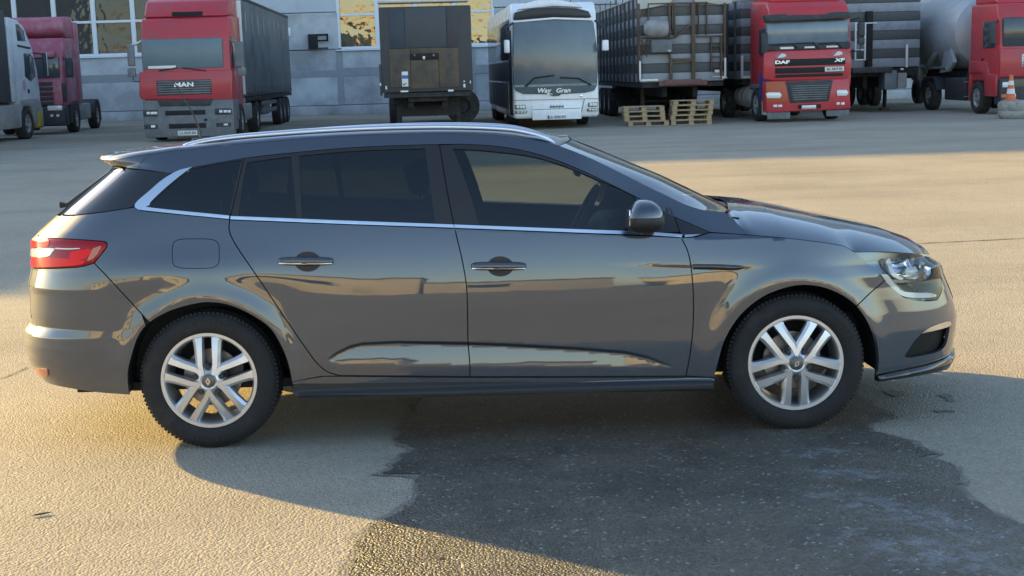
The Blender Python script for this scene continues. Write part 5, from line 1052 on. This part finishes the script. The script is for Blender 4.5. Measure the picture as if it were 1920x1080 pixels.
boxes('chassis_frame', v.root, M_CHAS, [(-1.2, 1.2, .1, 12, 1.2, 1.45), (-.5, -.35, .6, 12, .8, 1.2), (.35, .5, .6, 12, .8, 1.2)]); wheels(v.root, [(sd * 1.24, y, sd) for y in (7.5, 8.8, 10.1) for sd in (-1, 1)])
for x in (-.8, .8): lg = tube('landing_leg', v.root, M_CHAS, [(x, 2.2, .08), (x, 2.2, 1.2)], .075, 8); box('leg_foot', lg, M_RUST, x - .15, x + .15, 2.05, 2.35, 0, .07, .01)
tube('spare_hose', v.root, M_SHELL, [(.95, -.36, 1.35), (1.02, -.38, .9), (1.15, -.38, .75)], .02, 6)

# ---- red tractor with silo trailer at the right
v = Veh('silo_lorry', 'red lorry with black bumper pulling a white silo trailer, behind the orange traffic cone', 'lorry', 15.95, 40.4, .045, (1680, 90, 7.2)); X1 = 1.22
prism('cab', v.root, M_TRED3, [(.06, 1.0), (0, 1.2), (0, 1.95), (.08, 2.85), (.25, 3.3), (2.25, 3.35), (2.25, 1.0)], 'x', -X1, X1, .08, 3)
prism('wind_deflector', v.root, M_TRED3, [(.5, 3.3), (.7, 3.6), (1.6, 3.85), (2.25, 3.85), (2.25, 3.3)], 'x', -1.1, 1.1, .1, 3)
box('windscreen', v.root, M_TGLASS, -1.12, 1.12, -.03, .12, 2.02, 2.88, .05); box('front_panel', v.root, M_TRED3, -1.2, 1.2, -.05, .1, 1.12, 1.98, .04); box('grille', v.root, M_SILV, -.55, .55, -.07, 0, 1.42, 1.80, .02)
for k in range(4): box('grille_slat', v.root, M_DARKP, -.5, .5, -.085, -.05, 1.46 + k * .08, 1.50 + k * .08, .004)
bp_ = box('bumper', v.root, M_DARKP, -1.2, 1.2, -.12, .35, .30, 1.10, .06, 3); box('bumper_bar', v.root, mat('khaki_plastic', (.14, .12, .08), .6), -.85, .85, -.14, 0, .82, 1.05, .02)
for sg in (-1, 1): box('headlight', v.root, M_LAMP, .78 * sg, 1.14 * sg, -.14, 0, .82, .98, .02); box('indicator', v.root, M_ORANGE, .98 * sg, 1.16 * sg, -.135, .05, .52, .62, .01); box('fog_light', v.root, M_LAMP, .72 * sg, .95 * sg, -.135, .05, .52, .63, .01)
box('door_window', v.root, M_TGLASS, -1.252, -1.2, .3, 1.2, 2.0, 2.8, .03); box('door_handle', v.root, M_SHELL, -1.245, -1.2, 1.15, 1.28, 1.45, 1.7, .01)
prism('cab_fairing', v.root, M_TRED3, [(.08, .55), (.08, 1.22), (.6, 1.22), (.75, 1.5), (1.0, 1.62), (2.2, 1.62), (2.2, 1.25), (1.2, 1.25), (1.0, 1.05), (.88, .55)], 'x', -1.27, -1.0, .03); box('rear_fairing', v.root, M_TRED3, -1.26, -1.1, 2.05, 2.2, .38, 1.25, .02)
boxes('step_rungs', v.root, M_SILV, [(-1.26, -1.2, 2.25, 2.55, .95, .98), (-1.26, -1.2, 2.25, 2.55, .5, .53)]); box('battery_box', v.root, M_DARKP, -1.24, -.6, 2.5, 4.3, .38, 1.1, .05)
mm = mirror(v.root, -1.45, 0, 2.1, 2.75, M_DARKP, .2); tube('mirror_arm', mm, M_DARKP, [(-1.2, .15, 2.8), (-1.45, 0, 2.7)], .03, 6)
wheels(v.root, [(sd * 1.25, y, sd) for y in (1.5, 5.7, 12., 13.3) for sd in (-1, 1)]); chassis(v, .3, 6.6); prism('rear_mudguard', v.root, M_DARKP, [(4.9, .7), (5.05, 1.02), (5.3, 1.14), (6.1, 1.14), (6.35, 1.0), (6.5, .6), (6.4, .6), (6.2, 1.0), (5.3, 1.05), (5.0, .7)], 'x', -1.27, -.7, .01)
lathe('silo', v.root, M_TANK, [(0., 3.6), (.6, 3.62), (1.1, 3.85), (1.24, 4.3), (1.25, 8.), (1.25, 13.5), (1.0, 14.2), (0, 14.3)], 'y', 40, (0, 0, 2.55))
bm = bmesh.new(); bmesh.ops.create_cone(bm, cap_ends=True, segments=24, radius1=.18, radius2=1.1, depth=1.3, matrix=Matrix.Translation((0, 6.6, 1.65))); bm_obj('hopper', bm, M_FAIR, v.root, 40)
prism('hopper_plate', v.root, M_TANK, [(4.2, 2.1), (3.9, 1.6), (4.4, 1.3), (5.2, 1.25), (5.0, 1.5), (4.8, 2.0)], 'x', -1.1, -.98, .02); prism('hopper_frame', v.root, M_FAIR, [(5.4, 1.9), (6.5, 1.2), (6.6, 1.35), (5.7, 1.95)], 'x', -1.15, -1.05, .01); tube('air_pipe', v.root, M_SILV, [(-1.1, 4.5, 1.42), (-1.1, 6.8, 1.42)], .05, 8); box('silo_beam', v.root, M_CHAS, -.6, .6, 4.0, 14., 1.05, 1.3, .02)
box('rear_bracket', v.root, M_FAIR, -1.2, -.9, 6.9, 7.6, 1.0, 1.55, .02)

# ------------------------------------------------------------------ pallets
def pallet():
    p = empty('pallet')
    for k, y in enumerate((-.35, -.175, 0, .175, .35)): box('deck_board', p, M_WOOD, -.6, .6, y - (.0725 if k in (0, 2, 4) else .05), y + (.0725 if k in (0, 2, 4) else .05), .122, .144, .002, 1)
    for x in (-.53, 0, .53): box('cross_board', p, M_WOOD, x - .07, x + .07, -.4, .4, .10, .1215, .002, 1)
    for x in (-.53, 0, .53):
        for y in (-.35, 0, .35): box('block', p, M_WOOD, x - .07, x + .07, y - .05, y + .05, .0225, .0995, .002, 1)
    for y in (-.35, 0, .35): box('base_board', p, M_WOOD, -.6, .6, y - .05, y + .05, 0, .022, .002, 1)
    return p
PB = None
ords = {4: ['lowest', 'second lowest', 'third', 'topmost'], 5: ['lowest', 'second lowest', 'middle', 'fourth', 'topmost']}
for (u0, u1, vb, n_, nm_, jx) in ((1176, 1252, 236, 4, 'shorter', (0, -.10, -.12, -.14)), (1252, 1325, 233.5, 5, 'taller', (0, .0, .03, .05, .07))):
    a, b = ground(u0, vb), ground(u1, vb - 2); cx_, cy_ = (a[0] + b[0]) / 2, (a[1] + b[1]) / 2 - .0
    if nm_ == 'taller': cx_ += .05
    for k in range(n_):
        if PB is None: p = PB = pallet()
        else: p = copy_tree(PB)
        p.location = (cx_ + jx[k], 39.75 + .4 + random.uniform(-.03, .03), k * .1445); p.rotation_euler = (0, 0, random.uniform(-.03, .03))
        tag(p, 'wooden pallet, %s of the %s stack under the grain trailer' % (ords[n_][k], nm_), 'pallet', 'wooden pallets stacked in the yard')

# ------------------------------------------------------------------ cone on its weight
p = ground(1905, 223); cn = empty('traffic_cone', (p[0], p[1] + .45, .50), 0, 'orange and white traffic cone standing on a grey drum lid', 'traffic cone')
pr = [(.17, 0), (.20, 0), (.20, .03), (.135, .035), (.118, .17), (.10, .30), (.085, .40), (.068, .50), (.05, .60), (.035, .68), (.0, .685)]
lathe('cone_base', cn, M_ORANGE, [(0, 0), (.2, 0), (.2, .035), (.14, .04)], 'z', 28)
for z0, z1, r0, r1, m_, nm_ in ((.04, .19, .135, .115, M_ORANGE, 'cone_band'), (.19, .33, .115, .096, M_PLATE, 'reflective_band'), (.33, .43, .096, .083, M_ORANGE, 'cone_band'), (.43, .55, .083, .066, M_PLATE, 'reflective_band'), (.55, .72, .066, .04, M_ORANGE, 'cone_tip')): lathe(nm_, cn, m_, [(r0, z0), (r1, z1), (r1 * .8 if nm_ == 'cone_tip' else r1, z1 + .002)] + ([(0, z1 + .003)] if nm_ == 'cone_tip' else []), 'z', 28)
dr_ = lathe('drum', None, mat('drum_pale_grey', (.36, .36, .33), .6, var=.25, scale=5, dirt=(.22, .21, .18), dscale=5, dthr=.5), [(0, 0), (.50, 0), (.56, .06), (.58, .14), (.56, .2), (.54, .22), (.56, .26), (.58, .36), (.56, .45), (.48, .50), (.0, .50)], 'z', 36); dr_.location = (p[0] + .25, p[1] + .45, 0); tag(dr_, 'low pale grey ribbed drum on the ground under the traffic cone', 'drum')
# ------------------------------------------------------------------ the workshop behind the vehicles
YB = 61.0; HB = 17.5
wsb = empty('workshop_building', (0, YB, 0), 0, 'long grey concrete workshop with white framed window bands, behind the parked lorries', 'building')
gx = lambda u, v=100: at_depth(u, v, YB)[0]; gz = lambda v, u=600: at_depth(u, v, YB)[2]
ZS, RH = gz(103, 190), 1.46
WIN = [(gx(-115), gx(327), 6), (gx(637), gx(926), 4)]
wx0, wx1 = WIN[1][:2]
WIN += [(wx1 + 11.0, wx1 + 18., 4), (wx1 + 29., wx1 + 36, 4), (WIN[0][0] - 12, WIN[0][0] - 5, 4)]
box('wall_core', wsb, M_CONC, -52, 48, .30, 16, 0, HB, .0)
box('plinth', wsb, M_CONC, -52, 48, -.10, .3, 0, .42, .02)
xs_ = sorted([-52] + [x for w in WIN for x in w[:2]] + [48]); rr = random.Random(5)
ms = [M_CONC, M_CONC2]
# panels under, between and above the window bands, joints left open
bands = [(.44, 1.86), (1.89, ZS - .06)]
cuts = [-52.]
while cuts[-1] < 48: cuts.append(cuts[-1] + 5.98)
cuts = [c + (wx0 - min(cuts, key=lambda q: abs(q - wx0))) for c in cuts]
for a, b in zip(cuts, cuts[1:]):
    for k, (z0, z1) in enumerate(bands): box('wall_panel', wsb, ms[rr.random() > .45], a + .015, b - .015, rr.uniform(-.02, .01), .3, z0, z1, .02, 1)
solid = []; cur = -52.
for w in sorted(WIN): solid.append((cur, w[0])); cur = w[1]
solid.append((cur, 48.))
ZT = ZS + 5 * RH
for a, b in solid:
    n_ = max(1, round((b - a) / 6)); 
    for i in range(n_):
        x0, x1 = a + (b - a) * i / n_, a + (b - a) * (i + 1) / n_
        for z0, z1, mm_ in ((ZS - .03, 4.55, ms[rr.random() > .5]), (4.58, ZT, M_CONC3)): box('wall_panel', wsb, mm_, x0 + .012, x1 - .012, rr.uniform(-.02, .01), .3, z0, z1, .02, 1)
a = -52.
while a < 48: box('wall_panel', wsb, ms[rr.random() > .5], a + .015, min(48, a + 5.98) - .015, rr.uniform(-.02, .01), .3, ZT + .03, HB, .02, 1); a += 6.
for wi, (a, b, n_) in enumerate(WIN):
    wn_ = empty('window_band'); wn_.parent = wsb; cw = (b - a) / n_
    for i in range(n_ + 1): box('mullion', wn_, M_PVC, a + cw * i - (.10 if 0 < i < n_ else .07), a + cw * i + (.10 if 0 < i < n_ else .07), -.01, .22, ZS, ZT, .012, 1)
    for j in range(6): box('transom', wn_, M_PVC, a + .08, b - .08, -.003, .2, ZS + j * RH - .055, ZS + j * RH + .055, .01, 1)
    box('sill', wn_, M_PVC, a - .15, b + .15, -.14, .2, ZS - .13, ZS - .06, .01, 1)
    for i in range(n_):
        for j in range(5):
            o = box('pane', wn_, M_PANE if wi != 0 else M_PANE2, -cw / 2 + .06, cw / 2 - .06, -.008, .008, -RH / 2 + .04, RH / 2 - .04, .0); o.location = (a + cw * (i + .5), .10, ZS + RH * (j + .5)); o.rotation_euler = (R(rr.uniform(-.5, .5)), 0, R(rr.uniform(-.6, .6)))
M_DAMP = mat('damp_mortar', (.30, .32, .34), .9, var=.25, scale=2.5, bump=.3, bscale=8)
for a, b in zip(cuts, cuts[1:]):
    box('joint_band', wsb, M_DAMP, a + .01, b - .01, -.028, .2, 1.70 + rr.uniform(-.05, .05), 2.02 + rr.uniform(-.06, .08), .01, 1); box('joint_band', wsb, M_DAMP, a - .16, a + .14 + rr.uniform(-.05, .05), -.032, .2, .44, ZS - .14, .01, 1)
# iron bracket on the wall
br = empty('wall_bracket', (gx(597, 78), YB - .02, gz(78, 597)), 0, 'black iron plate with square bracket fixed to the concrete wall', 'bracket')
box('plate', br, M_SHELL, -.42, -.02, -.30, .02, -.33, .33, .02); boxes('arm', br, M_SHELL, [(-.02, .48, -.28, -.2, .24, .33), (-.02, .48, -.28, -.2, .0, .07), (.40, .48, -.28, -.2, .0, .33), (-.02, .45, -.28, -.2, -.33, -.27)])
box('downpipe', wsb, M_PVC, gx(543, 60) - .05, gx(543, 60) + .05, -.12, -.02, gz(68, 543), gz(52, 543), .01)

# ------------------------------------------------------------------ buildings out of view: the store at the left throws the shade behind the car, the made-up depot behind the camera stands in for the building mirrored in the paint
M_STORE = mat('store_render', (.42, .40, .36), .9, var=.12, scale=.8); M_DEPOT = mat('cream_render', (.74, .66, .48), .85, var=.12, scale=.5, bump=.15, bscale=6, dirt=(.48, .40, .28), dscale=.4, dthr=.58); M_ROOFD = mat('roof_dark', (.10, .10, .11), .7); M_GATE = mat('gate_grey', (.22, .23, .24), .5); M_DGLASS = mat('depot_glass', (.03, .035, .04), .05, spec=.8)
st = empty('store_building', (-28, 29.2, 0), 0, 'plain rendered store standing left of the yard, past the white lorry', 'building')
box('walls', st, M_STORE, -16, 0, 0, 27, 0, 8.2, .03); box('roof', st, M_ROOFD, -16.3, .25, -.25, 27.3, 8.2, 8.5, .03)
for k in range(4): box('gate', st, M_GATE, -.02, .06, 3 + k * 6.2, 6.6 + k * 6.2, 0, 4., .01)
dp = empty('unseen_depot', (0, -58, 0), 0, 'cream sunlit depot facing the yard, mirrored in the doors of the graphite car', 'building')
for x0, x1, h_, m_ in ((-60, -27, 4.2, M_DEPOT), (-26, -4, 6.2, M_DEPOT), (-3.7, 6, 4.0, M_STORE), (9, 22, 5.6, M_DEPOT), (22.3, 60, 4.6, M_DEPOT)):
    box('walls', dp, m_, x0, x1, -12, 0, 0, h_, .03); box('roof', dp, M_ROOFD, x0 - .2, x1 + .2, -12.2, .3, h_, h_ + .3, .02)
    k = x0 + 2.
    while k < x1 - 3.5:
        if int(k * 7) % 3 == 0: box('gate', dp, M_GATE, k, k + 3.2, -.1, .05, 0, 3.8, .01)
        else:
            wd = box('window', dp, M_PVC, k, k + 2.4, -.1, .04, h_ * .45, h_ * .45 + 1.5, .01); box('pane', wd, M_DGLASS, k + .1, k + 2.3, 0, .055, h_ * .45 + .1, h_ * .45 + 1.4, .0)
        k += 4.6
